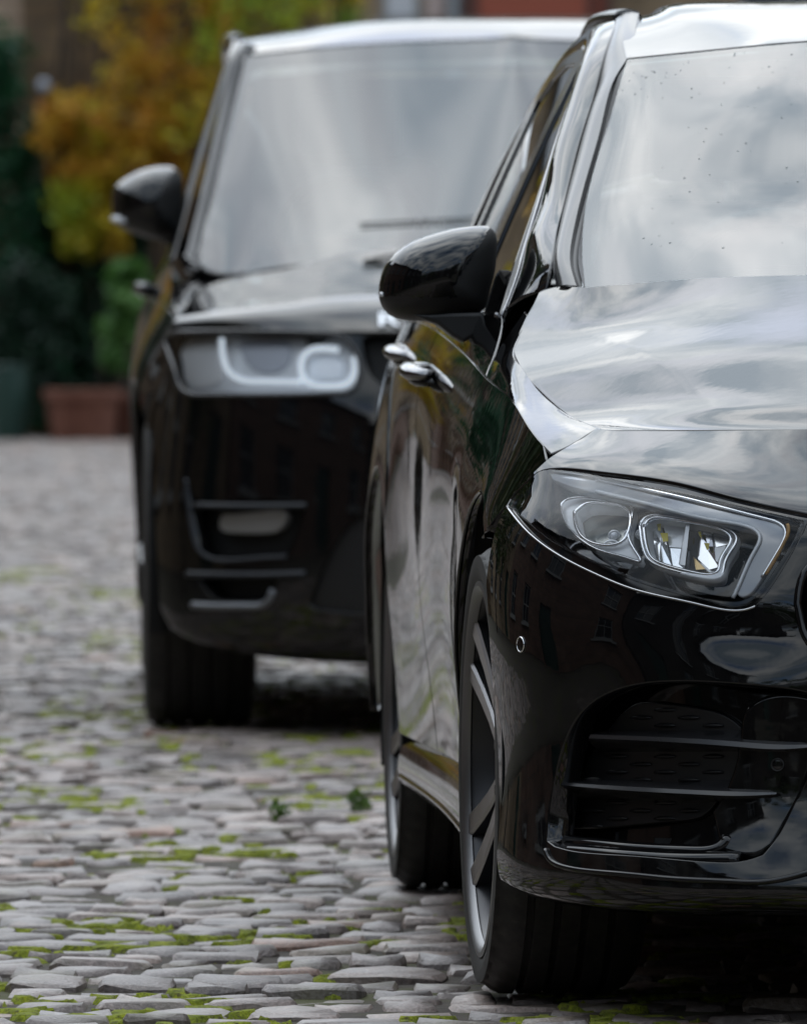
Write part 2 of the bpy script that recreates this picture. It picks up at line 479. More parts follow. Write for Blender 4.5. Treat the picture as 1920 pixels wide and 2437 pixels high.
def panel_mesh(p, outline, holes=(), h=.02, gap=.004, depth=.014, hdepth=None, round_=.0018, lift=0., hl=None):
    """trimmed piece of a patch with rolled edges -> V, F, N (local)"""
    S = np.array([p.sa, p.sb])
    def prep(L, g):
        L = resample_loop(dedupe(np.asarray(L) * S, 1e-3), hl or h * .8)
        L = dedupe(L, (hl or h) * .2)
        return inset(L, g)
    out = prep(outline, gap / 2)
    hs = [prep(q, -gap / 2) for q in holes]
    loops = [out] + hs
    lo, hi = out.min(0), out.max(0)
    gx, gy = np.meshgrid(np.arange(lo[0] + h / 2, hi[0], h), np.arange(lo[1] + h / 2, hi[1], h), indexing='ij')
    P = np.stack([gx.ravel(), gy.ravel()], 1)
    k = inpoly(P, out)
    for q in hs: k &= ~inpoly(P, q)
    P = P[k]
    B = np.concatenate(loops)
    if len(P):
        dm = np.full(len(P), 1e9)
        for i in range(0, len(B), 64): dm = np.minimum(dm, ((P[:, None] - B[None, i:i + 64]) ** 2).sum(2).min(1))
        P = P[dm > (.55 * h) ** 2]
    A = np.concatenate([B, P]) if len(P) else B
    E = []; k = 0
    for L in loops:
        E += [(k + i, k + (i + 1) % len(L)) for i in range(len(L))]; k += len(L)
    ov, oe, of, orig, _, _ = delaunay_2d_cdt([Vector(q) for q in A], E, [], 0, 1e-6)
    AB = np.array([tuple(q) for q in ov])
    T = np.array([tuple(f) for f in of if len(f) == 3])
    cen = AB[T].mean(1)
    k = inpoly(cen, out)
    for q in hs: k &= ~inpoly(cen, q)
    T = T[k]
    ab = AB / S
    V = p.pos(ab); Nn = p.nor(ab); V = V + Nn * lift
    fn = np.cross(V[T[:, 1]] - V[T[:, 0]], V[T[:, 2]] - V[T[:, 0]])
    sw = (fn * Nn[T].mean(1)).sum(1) < 0
    T[sw] = T[sw][:, ::-1]
    V, Nn, F = list(V), list(Nn), [tuple(t) for t in T]
    if depth:
        for li, L in enumerate(loops):
            Lab = L / S; q = p.pos(Lab); n = p.nor(Lab); q = q + n * lift
            t = np.roll(q, -1, 0) - np.roll(q, 1, 0); t /= np.linalg.norm(t, axis=1)[:, None] + 1e-12
            o = np.cross(t, n)
            # outward = away from the loop's centre for the outline, towards it for holes
            Lc = inset(L, -1e-3 if li == 0 else 1e-3)
            od = p.pos(Lc / S) - p.pos(Lab)
            sgn = np.sign((o * od).sum(1)); sgn[sgn == 0] = 1
            if li == 0: pass
            o = o * sgn[:, None]
            dd = depth if li == 0 else (hdepth if hdepth is not None else depth)
            rings = [(q, n), (q + o * round_ - n * round_ * .9, n * .55 + o * .85), (q + o * round_ - n * dd, o)]
            base = len(V); m = len(q)
            for r, rn in rings:
                V += list(r); rn = rn / (np.linalg.norm(rn, axis=1)[:, None] + 1e-12); Nn += list(rn)
            for a in range(2):
                for i in range(m):
                    j = (i + 1) % m
                    f = (base + a * m + i, base + a * m + j, base + (a + 1) * m + j, base + (a + 1) * m + i)
                    fn = np.cross(V[f[1]] - V[f[0]], V[f[3]] - V[f[0]])
                    if np.dot(fn, Nn[f[0]] + Nn[f[3]]) < 0: f = f[::-1]
                    F.append(f)
    return np.array(V), F, np.array(Nn)
def panel(name, m, parent, parts, **kw):
    """parts: list of (patch, outline, holes) joined into one mesh"""
    V = []; F = []; Nn = []
    for q in parts:
        p, o = q[0], q[1]; hl = q[2] if len(q) > 2 else ()
        k2 = dict(kw); 
        if len(q) > 3: k2.update(q[3])
        v, f, n = panel_mesh(p, o, hl, **k2)
        F += [tuple(i + len(V) for i in x) for x in f]; V += list(v); Nn += list(n)
    return obj(name, np.array(V), F, m, parent, np.array(Nn))
def mirror_obj(o, xc, parent=None, name=None):
    """the same part on the car's other side"""
    me = o.data
    n = len(me.vertices)
    V = np.empty(n * 3); me.vertices.foreach_get('co', V); V = V.reshape(-1, 3); V[:, 0] = 2 * xc - V[:, 0]
    F = [tuple(p.vertices)[::-1] for p in me.polygons]
    Nn = None
    if me.has_custom_normals:
        Nn = np.zeros((n, 3))
        cn_ = np.array([tuple(x.vector) for x in me.corner_normals]); li = np.array([l.vertex_index for l in me.loops])
        Nn[li] = cn_; Nn[:, 0] *= -1
    m = obj(name or o.name.split('.')[0], V, F, list(me.materials), parent or o.parent, Nn)
    sm = [p.use_smooth for p in me.polygons]; m.data.polygons.foreach_set('use_smooth', sm)
    mi = [p.material_index for p in me.polygons]; m.data.polygons.foreach_set('material_index', mi)
    if Nn is None and any(sm): sharp(m, 35)
    for c in o.children: mirror_obj(c, xc, m)
    return m
def pillow(fr, pxs, u, bf, bb, n=72, rings=9, p=2.0, step=None):
    """closed rounded body from its outline in the photo at distance u; bulges bf forward, bb rearward"""
    L = curve(list(pxs) + [pxs[0]], n=n + 1)[:-1]
    P = np.array([fr.at(x, y, u) for x, y in L]); c = P.mean(0)
    V = []; F = []
    prof = []
    for k in range(rings + 1):
        th = math.pi / 2 * k / rings; prof.append((math.cos(th) ** (2 / p), -bf * math.sin(th) ** (2 / p)))
    ring = []
    for (sc, du) in prof[:-1]:
        ring.append(c + (P - c) * sc + [0, du, 0])
    back = []
    for k in range(1, rings):
        th = math.pi / 2 * k / rings; back.append(c + (P - c) * math.cos(th) ** (2 / p) + [0, bb * math.sin(th) ** (2 / p), 0])
    allr = ring[::-1] + back
    for r in allr: V += list(r)
    V += [c + [0, -bf, 0], c + [0, bb, 0]]
    m = len(allr)
    for i in range(m - 1):
        for k in range(n):
            q = (k + 1) % n; F.append((i * n + k, i * n + q, (i + 1) * n + q, (i + 1) * n + k))
    for k in range(n):
        q = (k + 1) % n; F.append((m * n, q, k)); F.append((m * n + 1, (m - 1) * n + k, (m - 1) * n + q))
    return np.array(V), F
# ================================================================== the black hatchback in front
PSI = 2.94 * D2R
M = Frame(0.107, 14.07, PSI)
VC = 0.89
car = empty('parked_car', M.O, PSI)
tag(car, 'glossy black hatchback parked in front, right half cut off by the picture edge', 'car')

def gl(z, u):            # lateral position of the side glass plane
    return .078 + .40 * (z - 1) + .12 * (z - 1) ** 2 + .03 * max(0, (u - 1.2) / 2) ** 2
# ---- lower side: from the shoulder crease down to the sill
US = [-.42, -.2, 0, .2, .45, .8, 1.3, 1.8, 2.3, 2.73, 3.15, 3.5]
creV = [.105, .070, .058, .052, .044, .040, .036, .035, .036, .040, .06, .12]
creZ = [.770, .820, .857, .877, .894, .920, .950, .972, .985, .985, .975, .96]
r2V = [.052, .013, .012, .011, .005, .003, .000, .000, .000, .004, .02, .08]
r3V = [.026, -.003, -.008, -.008, -.006, .000, .000, -.002, -.010, -.018, -.01, .05]
r4V = [.006, -.016, -.020, -.018, -.010, .006, .010, .006, -.012, -.020, -.012, .05]
r5V = [.010, -.014, -.018, -.016, .004, .024, .028, .022, .000, -.016, -.008, .06]
r6V = [.014, -.010, -.012, -.010, .010, .030, .036, .030, .008, -.010, .0, .07]
rows = [[(creV[i], US[i], creZ[i]) for i in range(12)],
        [(r2V[i], US[i], creZ[i] - .105) for i in range(12)],
        [(r3V[i], US[i], .665) for i in range(12)],
        [(r4V[i], US[i], .52) for i in range(12)],
        [(r5V[i], US[i], .37) for i in range(12)],
        [(r6V[i], US[i], .26) for i in range(12)]]
def flow(G):
    # shallow door sculpting
    G = G.copy(); u = G[..., 1]; z = G[..., 2]
    win = np.clip((u - .42) / .2, 0, 1) * np.clip((2.5 - u) / .3, 0, 1) * np.clip((.86 - z) / .1, 0, 1)
    G[..., 0] += win * .0045 * np.sin(u * 4.2 + z * 7.5 + .6)
    return G
S_low = Patch(M, rows, 10, tweak=flow)
# make sure the normals look outward (-x)
if S_low.N[20, 40, 0] > 0: S_low = Patch(M, None, flip=True, grid=S_low.G)
# ---- upper side: crease to bonnet edge / window base
topP = [(1439, 1023, -.31), (1398, 1008, -.2), (1359, 991, -.1), (1306, 952, .02), (1254, 896, .18), (1231, 857, .30), (1222, 829, .40), (1233, 787, .50), (1264, 734, .58)]
tp = M.pts(topP)
belt = [(gl(1.002, .75), .75, 1.0), (gl(1.01, 1.2), 1.2, 1.008), (gl(1.03, 1.8), 1.8, 1.025), (gl(1.04, 2.4), 2.4, 1.04), (gl(1.06, 3.0), 3.0, 1.06), (.19, 3.45, 1.06)]
ue = np.array([-.42] + [q[2] for q in topP] + [q[1] for q in belt])
top_all = np.vstack([[tp[0] + (tp[0] - tp[1]) * 1.05], tp, belt])
ue[0] = top_all[0][1]
UU = [-.40, -.2, -.05, .1, .25, .40, .55, .8, 1.2, 1.8, 2.4, 3.0, 3.45]
cz = nspl(US, UU) @ np.array(creZ); cv = nspl(US, UU) @ np.array(creV)
tt = nspl(top_all[:, 1], UU) @ top_all
up = [[(cv[i], UU[i], cz[i]) for i in range(len(UU))],
      [((cv[i] * .5 + tt[i, 0] * .5) - .004, UU[i], (cz[i] * .5 + tt[i, 2] * .5) + np.interp(UU[i], [-.3, -.1, .15], [-.006, .0, .006])) for i in range(len(UU))],
      [tuple(tt[i]) for i in range(len(UU))]]
S_up = Patch(M, up, 14)
if S_up.N[14, 60, 0] > 0: S_up = Patch(M, None, flip=True, grid=S_up.G)

# ---- front fascia, right half then mirrored to full width
fa = [
 [(1404, 1015, -.262), (1439, 1023, -.31), (1500, 1024, -.36), (1600, 1023, -.41), (1782, 1021, -.492), (1920, 1019, -.54), ('c', -.615, .836)],
 [(1352, 1050, -.268), (1396, 1060, -.34), (1460, 1074, -.42), (1580, 1088, -.515), (1770, 1108, -.60), (1920, 1122, -.64), ('c', -.70, .775)],
 [(1274, 1104, -.275), (1335, 1115, -.365), (1400, 1126, -.45), (1520, 1152, -.56), (1730, 1195, -.68), (1910, 1228, -.735), ('c', -.80, .70)],
 [(1222, 1175, -.312), (1268, 1190, -.41), (1335, 1215, -.495), (1475, 1255, -.60), (1700, 1310, -.712), (1900, 1340, -.765), ('c', -.828, .62)],
 [(1186, 1240, -.322), (1226, 1262, -.42), (1288, 1298, -.51), (1420, 1356, -.61), (1650, 1424, -.725), (1885, 1446, -.78), ('c', -.84, .55)],
 [(1156, 1400, -.335), (1194, 1430, -.44), (1260, 1470, -.53), (1400, 1520, -.63), (1630, 1560, -.74), (1885, 1572, -.795), ('c', -.852, .48)],
 [(1172, 1640, -.35), (1209, 1668, -.45), (1272, 1700, -.54), (1405, 1735, -.64), (1635, 1768, -.745), (1890, 1780, -.80), ('c', -.855, .37)],
 [(1186, 1890, -.365), (1221, 1915, -.465), (1286, 1940, -.555), (1415, 1968, -.66), (1645, 1996, -.765), (1900, 2002, -.82), ('c', -.87, .25)],
 [(1180, 2060, -.39), (1221, 2085, -.485), (1291, 2108, -.575), (1425, 2128, -.68), (1650, 2142, -.785), (1905, 2145, -.84), ('c', -.89, .155)],
]
def on_plane(px, py, q, n):
    r_ = ray(px, py) @ M.R; c_ = M.cam(); return c_ + r_ * (np.dot(q - c_, n) / np.dot(r_, n))
_sm = S_up.px([(1419, 1018), (1365, 1054), (1303, 1096)], n=0); _sq = S_up.pos(_sm); _sn = S_up.nor(_sm)
SEAM_FIX = {}
for _i, (pa, pb) in enumerate((((1404, 1013), (1439, 1023)), ((1349, 1050), (1396, 1061)), ((1280, 1092), (1335, 1116)))):
    SEAM_FIX[(_i, 0)] = on_plane(*pa, _sq[_i], _sn[_i]); SEAM_FIX[(_i, 1)] = on_plane(*pb, _sq[_i], _sn[_i])
def half(row):
    out = []
    for q in row:
        out.append(np.array([VC, q[1], q[2]]) if q[0] == 'c' else M.at(*q))
    return out
rows = []
for _ri, r in enumerate(fa):
    h = half(r)
    for _c in (0, 1):
        if (_ri, _c) in SEAM_FIX: h[_c] = SEAM_FIX[(_ri, _c)]
    rows.append(h + [np.array([2 * VC - p[0], p[1], p[2]]) for p in h[-2::-1]])
tuck = [p + np.array([.02 * (1 if p[0] < VC else -1), .09, -.028]) for p in rows[-1]]
rows.append(tuck)
def pressed(G):
    # sculpted pressing of the bumper corner: a soft flute below the lamp and a swelling beside the intake
    G = G.copy(); v = np.minimum(G[..., 0], 2 * VC - G[..., 0]); z = G[..., 2]
    win = np.clip((.66 - z) / .10, 0, 1) * np.clip((z - .20) / .12, 0, 1)
    a = np.exp(-((v - .13 - .10 * (z - .45)) / .055) ** 2); b = np.exp(-((v - .33) / .10) ** 2) * np.exp(-((z - .545) / .045) ** 2)
    G[..., 1] += win * (.010 * a * np.sin((z - .30) * 15) - .004 * np.exp(-((v - .05) / .03) ** 2) * np.sin((z - .25) * 22)) + .012 * b * win
    return G
C = Patch(M, rows, 10, tweak=pressed)
if C.N[40, 60, 1] > 0: C = Patch(M, None, flip=True, grid=C.G)

# pixel outlines on the fascia
HL_HOLE = [[(1206, 1203), (1217, 1184), (1253, 1145), (1284, 1121), (1306, 1114)],
           [(1306, 1114), (1340, 1112), (1420, 1120), (1601, 1145), (1736, 1180), (1925, 1222)],
           [(1925, 1222), (1905, 1275), (1868, 1345), (1822, 1415), (1795, 1444)],
           [(1795, 1444), (1777, 1451), (1736, 1453), (1646, 1436), (1511, 1405), (1420, 1369), (1330, 1323), (1263, 1274), (1206, 1207)]]
HL_LENS = [[(1209, 1201), (1219, 1186), (1255, 1146), (1284, 1122), (1310, 1117)],
           [(1310, 1117), (1384, 1125), (1511, 1152), (1646, 1179), (1781, 1209), (1908, 1238)],
           [(1908, 1238), (1889, 1284), (1853, 1343), (1806, 1411), (1781, 1436)],
           [(1781, 1436), (1750, 1445), (1691, 1432), (1556, 1392), (1466, 1360), (1375, 1319), (1308, 1282), (1264, 1247), (1232, 1220)]]
INTAKE = [[(1299, 2001), (1301, 1960), (1308, 1911), (1326, 1820), (1348, 1753), (1384, 1694), (1438, 1654), (1511, 1630), (1601, 1621), (1714, 1624), (1826, 1633), (1905, 1645), (1960, 1662)],
          [(1960, 1662), (1950, 1720), (1925, 1830), (1890, 1910), (1850, 1990), (1815, 2034)],
          [(1815, 2034), (1780, 2046), (1736, 2052), (1600, 2044), (1466, 2034), (1353, 2024), (1316, 2014)]]
def loop(p, segs, step=9): return np.concatenate([p.px(s, step) for s in segs])
hl_hole = loop(C, HL_HOLE); intake = loop(C, INTAKE)
seamA = C.px([(1419, 1018), (1377, 1047), (1342, 1068), (1313, 1086), (1294, 1101), (1276, 1118), (1247, 1143), (1211, 1182), (1198, 1202)], 9)
seamB = C.px([(1198, 1202), (1172, 1236), (1150, 1278)], 9)
seamC = C.px([(1150, 1278), (1153, 1340), (1157, 1400), (1166, 1548), (1178, 1720), (1187, 1890), (1186, 1985), (1182, 2040), (1185, 2068)], 9)
shut = C.px([(1920, 1021), (1782, 1023), (1600, 1025), (1500, 1025), (1439, 1023), (1419, 1018)], 12)
nA, nB = C.shape
bot = C.ab([(1, .012), (1, .5)], 60)
rightside = np.concatenate([C.ab([(0, .5), (shut[0][0] / (nA - 1), shut[0][1] / (nB - 1))], 16), shut, seamA, seamB, seamC, bot])
outl = np.concatenate([rightside, C.mir(rightside)])
# grille opening (only its pointed end is near the picture edge)
gr = np.concatenate([C.px([(1897, 1436), (1903, 1392), (1922, 1352), (1990, 1318)], 9), C.co((0, 2), [(.52, .640), (.70, .655), (.89, .658)], .03)])
gr2 = np.concatenate([C.co((0, 2), [(.89, .44), (.72, .445), (.56, .470)], .03), C.px([(2010, 1578), (1930, 1536), (1906, 1490)], 9)])
grille = np.concatenate([gr, C.mir(gr), C.mir(gr2), gr2])
low = C.co((0, 2), [(.62, .385), (.89, .39)], .03); low2 = C.co((0, 2), [(.89, .235), (.64, .235)], .03)
lowin = np.concatenate([low, C.mir(low), C.mir(low2), low2])
bump_o = panel('bumper', PAINT, car, [(C, outl, [hl_hole, C.mir(hl_hole), intake, C.mir(intake), grille, lowin], dict(h=.013, hl=.006, hdepth=.045, gap=.003))], round_=.0024)

# ---- headlights
def make_headlight(par):
    Cb = C.offset(-.055); Cm = C.offset(-.022); Cs = C.offset(-.008)
    lens_ab = loop(C, HL_LENS)
    hl = panel('headlight', GLOSSP, par, [(C.offset(-.075), loop(C.offset(-.075), HL_HOLE))], h=.02, depth=0)
    rim = panel('headlight_bezel', GLOSSP, hl, [(C.offset(-.006), loop(C.offset(-.006), HL_HOLE), [loop(C.offset(-.006), HL_LENS)])], h=.01, depth=.05, gap=.0, hdepth=.06)
    lens = panel('lens', LENS, hl, [(C, lens_ab)], h=.013, depth=.006, gap=.001)
    # two lamp units
    R1o = [(1334, 1203), (1344, 1192), (1398, 1185), (1465, 1194), (1502, 1206), (1504, 1228), (1497, 1284), (1524, 1336), (1492, 1328), (1420, 1307), (1371, 1275), (1342, 1240)]
    R1i = [(1367, 1221), (1394, 1201), (1438, 1199), (1488, 1209), (1500, 1228), (1486, 1284), (1464, 1297), (1402, 1289), (1375, 1262)]
    R2o = [(1522, 1248), (1533, 1234), (1556, 1226), (1584, 1228), (1748, 1271), (1752, 1284), (1724, 1338), (1718, 1365), (1704, 1374), (1659, 1371), (1569, 1347), (1541, 1329), (1526, 1285)]
    def inner(L, k):
        P = np.array(L, float); c = P.mean(0); return [tuple(c + (q - c) * k) for q in P]
    _tz = C.G[..., 2]
    Ct = Patch(M, None, flip=C.flip, grid=C.G + C.N * -(np.clip(.012 + .20 * (_tz - .60), .006, .03))[..., None])
    for nm, Ro, Ri in (('lamp_surround', R1o, R1i), ('lamp_surround', R2o, inner(R2o, .90))):
        co_ = [Ro + Ro[:1]]; ci_ = [Ri + Ri[:1]]
        s_ = panel(nm, FROST, hl, [(Ct, loop(Ct, co_, 7), [loop(Ct, ci_, 7)])], h=.008, depth=.012, gap=0, hdepth=.035)
        mb = MB(); mb.tube(Cm.line(loop(Cm, ci_, 6), .001), .0028, 6, True); mb.build('chrome_edge', CHROME, hl, True)
        mb = MB(); mb.tube(Cm.line(loop(Cm, co_, 6), .0), .0024, 6, True); mb.build('chrome_edge', CHROME, hl, True)
    # left projector: dark lens with two small optics
    Cd = C.offset(-.05)
    panel('projector_lens', mat('projector_glass', (.20, .21, .20), .1, .45, 1.6), hl, [(Cd, loop(Cd, [R1i + R1i[:1]], 8))], h=.012, depth=.002)
    for px, py, r in ((1421, 1224, .0075), (1459, 1224, .008), (1412, 1268, .014), (1452, 1275, .011), (1482, 1225, .006)):
        q = C.px([(px, py), (px + 1, py)], n=2)[:1]; c0 = C.pos(q)[0] - C.nor(q)[0] * .047
        mb = MB(); 
        a_ = np.linspace(0, 2 * math.pi, 18, endpoint=False)
        mb.tube([c0 + np.array([r * math.cos(t), 0, r * math.sin(t)]) for t in a_], .0018, 5, True)
        V = [c0 + np.array([r * .8 * math.cos(t), -.002, r * .8 * math.sin(t)]) for t in a_] + [c0 + np.array([0, -.006, 0])]
        mb.add(V, [(i, (i + 1) % 18, 18) for i in range(18)])
        fix_normals(mb.build('optic', FROST, hl, True))
    # right unit: faceted reflectors with yellow LEDs and a divider
    Rb = inner(R2o, .89)
    panel('reflector_back', mat('reflector_grey', (.42, .43, .44), .18, .8), hl, [(Cd, loop(Cd, [Rb + Rb[:1]], 8))], h=.012, depth=.002)
    def pl(pxs, d, m, name, th=.006):
        P = Cd.line(Cd.px(pxs, n=0), d); mb = MB(); mb.plate(P, (0, th, 0)); fix_normals(mb.build(name, m, hl))
    pl([(1653, 1256), (1660, 1258), (1648, 1362), (1636, 1360)], .024, FROST, 'divider', .024)
    pl([(1552, 1243), (1575, 1246), (1590, 1300), (1602, 1352), (1570, 1340), (1558, 1290)], .004, REFL, 'reflector_facet')
    pl([(1580, 1250), (1642, 1266), (1640, 1308), (1596, 1306)], .005, FROST, 'reflector_facet')
    pl([(1600, 1310), (1640, 1312), (1634, 1358), (1606, 1352)], .007, REFL, 'reflector_facet')
    pl([(1664, 1262), (1694, 1268), (1700, 1310), (1712, 1352), (1690, 1358), (1660, 1330)], .004, REFL, 'reflector_facet')
    pl([(1700, 1272), (1742, 1282), (1735, 1300), (1708, 1306)], .006, REFL, 'reflector_facet')
    pl([(1706, 1310), (1732, 1304), (1716, 1345), (1708, 1340)], .008, FROST, 'reflector_facet')
    pl([(1655, 1330), (1684, 1360), (1662, 1362)], .009, mat('amber_mirror', (.5, .36, .18), .2, .7), 'reflector_facet')
    pl([(1568, 1242), (1577, 1243), (1581, 1258), (1580, 1273), (1574, 1272)], .010, LED, 'led', .002)
    pl([(1579, 1277), (1597, 1277), (1598, 1296), (1586, 1298)], .010, LED, 'led', .002)
    pl([(1638, 1272), (1645, 1274), (1643, 1290)], .010, LED, 'led', .002)
    pl([(1668, 1274), (1675, 1273), (1677, 1290), (1672, 1284)], .010, LED, 'led', .002)
    pl([(1682, 1299), (1695, 1300), (1693, 1314), (1689, 1316)], .010, LED, 'led', .002)
    # light guide: bright band along the top that turns down at the inner end
    G1 = [[(1310, 1127), (1384, 1138), (1511, 1168), (1646, 1200), (1781, 1232), (1842, 1247), (1866, 1258)],
          [(1866, 1258), (1862, 1282), (1838, 1330), (1800, 1390), (1780, 1413), (1763, 1419), (1754, 1410)],
          [(1754, 1410), (1765, 1380), (1790, 1320), (1806, 1275), (1800, 1264)],
          [(1800, 1264), (1740, 1249), (1640, 1225), (1511, 1195), (1420, 1172), (1350, 1152), (1315, 1138)]]
    panel('light_guide', DRL, hl, [(Cs, loop(Cs, G1, 8))], h=.009, depth=.012, gap=0)
    mb = MB(); mb.tube(Cs.line(Cs.px([(1420, 1144), (1560, 1172), (1700, 1205), (1820, 1236), (1858, 1250), (1868, 1264), (1850, 1312), (1812, 1375)], 8), .002), .0022, 6)
    mb.build('guide_edge', CHROME, hl, True)
    mb = MB(); mb.tube(Cs.line(Cs.px([(1420, 1172), (1560, 1206), (1700, 1240), (1798, 1264), (1808, 1278), (1790, 1322), (1762, 1384), (1744, 1424)], 8), .002), .003, 6)
    mb.build('guide_edge', FROST, hl, True)
    mb = MB(); mb.tube(Cs.line(Cs.px([(1873, 1250), (1876, 1262), (1866, 1290), (1845, 1330), (1822, 1368)], 8), .002), .0028, 6)
    mb.build('amber_guide', AMBER, hl, True)
    # chrome line under the lamp
    mb = MB(); mb.tube(C.line(C.px([(1206, 1207), (1230, 1238), (1263, 1273), (1330, 1322), (1420, 1368), (1511, 1404), (1646, 1435), (1736, 1453), (1778, 1450), (1796, 1443)], 8), .0005), .0018, 6)
    mb.build('chrome_strip', mat('dim_chrome', (.38, .38, .39), .2, 1), hl, True)
    return hl
hl = make_headlight(car)
mirror_obj(hl, VC)

# ---- lower intakes with blades
def make_intake(par):
    Ci = C.offset(-.085); Cw = C.offset(-.04)
    it = panel('air_intake', GLOSSP, par, [(Ci, loop(Ci, INTAKE))], h=.025, depth=0)
    MESH = [[(1440, 1745), (1470, 1705), (1512, 1673), (1560, 1671), (1650, 1682), (1730, 1705), (1762, 1730)], [(1762, 1730), (1757, 1790), (1742, 1850), (1712, 1900), (1670, 1945), (1625, 1956)],
            [(1625, 1956), (1500, 1966), (1400, 1973), (1350, 1972)], [(1350, 1972), (1352, 1930), (1375, 1860), (1400, 1800), (1425, 1760)]]
    C7 = C.offset(-.070)
    g = panel('grille_mesh', PLASTIC, it, [(C7, loop(C7, MESH))], h=.02, depth=.012)
    inside = np.array([q for s in MESH for q in curve(s, 8)])
    mb = MB()
    for r in range(16):
        y = 1690 + r * 18.5
        for k in range(9):
            x = 1330 + k * 114 + (57 if r % 2 else 0)
            q = np.array([[x, y], [x + 50, y]])
            if inpoly(q, inside).all():
                mb.tube(C7.line(C7.px([(x, y), (x + 25, y - 1), (x + 50, y)], n=5), .002), [.001, .003, .0032, .003, .001], 5)
    o = mb.build('mesh_rib', PLASTIC, it, True); o['kind'] = 'stuff'
    def blade(top, bot, nose):
        Co, Cq = C.offset(-.012), C.offset(-.068)
        n_ = 26
        F_ = Co.line(Co.px(bot, n=n_), 0); B_ = Cq.line(Cq.px(top, n=n_), 0); E_ = Co.line(Co.px(nose, n=n_), -.002)
        U_ = F_ + np.array([0, .012, -.004]); D_ = B_ + np.array([0, 0, -.03])
        V = np.concatenate([B_, E_, F_, U_, D_]); F = []
        for a in range(4):
            for i in range(n_ - 1): F.append((a * n_ + i, a * n_ + i + 1, (a + 1) * n_ + i + 1, (a + 1) * n_ + i))
        F.append(tuple(a * n_ for a in range(5))); F.append(tuple(a * n_ + n_ - 1 for a in range(5)))
        o = obj('blade', V, F, TRIM, it); fix_normals(o); sharp(o, 40)
    blade([(1425, 1740), (1560, 1738), (1700, 1738), (1765, 1738), (1850, 1752)], [(1400, 1757), (1560, 1764), (1740, 1776), (1850, 1783), (1930, 1778)], [(1402, 1748), (1560, 1754), (1740, 1764), (1850, 1772), (1930, 1772)])
    blade([(1350, 1852), (1500, 1856), (1650, 1860), (1742, 1858), (1800, 1872)], [(1330, 1868), (1500, 1882), (1650, 1890), (1760, 1894), (1846, 1890)], [(1331, 1862), (1500, 1872), (1650, 1880), (1760, 1884), (1846, 1886)])
    # glossy lower bar inside the opening
    n_ = 40
    bx = [(1306, 1984), (1330, 1998), (1400, 2010), (1520, 2022), (1640, 2027), (1705, 2022), (1728, 2005), (1733, 1992)]
    mb = MB(); mb.tube(C.offset(-.035).line(C.offset(-.035).px(bx, n=n_), 0), .0105, 10)
    mb.build('intake_bar', GLOSSP, it, True)
    bx = [(1340, 2026), (1450, 2036), (1600, 2046), (1760, 2046)]
    mb = MB(); mb.tube(C.offset(-.02).line(C.offset(-.02).px(bx, n=20), 0), .012, 8)
    mb.build('intake_bar', GLOSSP, it, True)
    # inner cheek with parking sensor
    CH = [[(1700, 1930), (1745, 1850), (1768, 1740), (1775, 1700), (1830, 1660), (1950, 1668)], [(1950, 1668), (1925, 1830), (1890, 1910), (1830, 2010)], [(1830, 2010), (1790, 2030), (1720, 2020)]]
    C2 = C.offset(-.028)
    panel('inner_cheek', PAINT, it, [(C2, loop(C2, CH))], h=.018, depth=.04, round_=.006)
    sensor(it, C2, 1849, 1820, .0085)
    return it
def sensor(par, p, x, y, r):
    q = p.px([(x, y), (x + 1, y)], n=2)[:1]; c = p.pos(q)[0]; n = p.nor(q)[0]
    a = np.cross(n, [0, 0, 1]); a /= np.linalg.norm(a); b = np.cross(a, n)
    th = np.linspace(0, 2 * math.pi, 26, endpoint=False)
    mb = MB(); mb.tube([c + n * .0008 + r * (math.cos(t) * a + math.sin(t) * b) for t in th], .0012, 6, True)
    o = mb.build('parking_sensor', CHROME if r > .0095 else PLASTIC, par, True)
    V = [c + n * .0014 + r * .82 * (math.cos(t) * a + math.sin(t) * b) for t in th] + [c + n * .0022]
    obj('sensor_face', V, [(i, (i + 1) % 26, 26) for i in range(26)], PAINT, o); fix_normals(bpy.data.objects[-1] if False else o)
it = make_intake(car); mirror_obj(it, VC)
sensor(car, C, 1239, 1534, .0105)
mirror_obj([o for o in car.children if o.name.startswith('parking_sensor')][0], VC)
# bright edge along the lip
lip = C.line(C.px([(1300, 2022), (1310, 2046), (1353, 2066), (1466, 2079), (1601, 2092), (1730, 2098), (1826, 2098), (1925, 2076), (1960, 2066)], 8), .0015)
o = MB().tube(lip, .0042, 8).build('lip_trim', GLOSSP, car, True); mirror_obj(o, VC)

# ---- radiator grille (almost wholly outside the picture)
Cg = C.offset(-.05)
g = panel('grille', MATTE, car, [(Cg, np.concatenate([q for q in [Cg.co((0, 2), [(.44, .54), (.46, .60), (.52, .64), (.89, .66), (1.26, .64), (1.32, .60), (1.34, .54), (1.30, .47), (.89, .435), (.5, .46), (.44, .54)], .03)]]))], h=.03, depth=0)
o = MB().tube(C.line(grille[::2], .0), .006, 8, True).build('grille_frame', GLOSSP, g, True)
for k in range(7):
    z = .465 + k * .028
    w = .43 - .9 * abs(z - .55)
    o = MB().tube(C.offset(-.03).line(C.offset(-.03).co((0, 2), [(VC - w, z), (VC, z + .002), (VC + w, z)], .04)), .004, 6).build('grille_slat', GLOSSP, g, True)
Cl = C.offset(-.05)
panel('lower_grille', PLASTIC, car, [(Cl, np.concatenate([Cl.co((0, 2), [(.60, .4), (.89, .405), (1.18, .4), (1.16, .22), (.89, .22), (.62, .22), (.60, .4)], .03)]))], h=.03, depth=0)

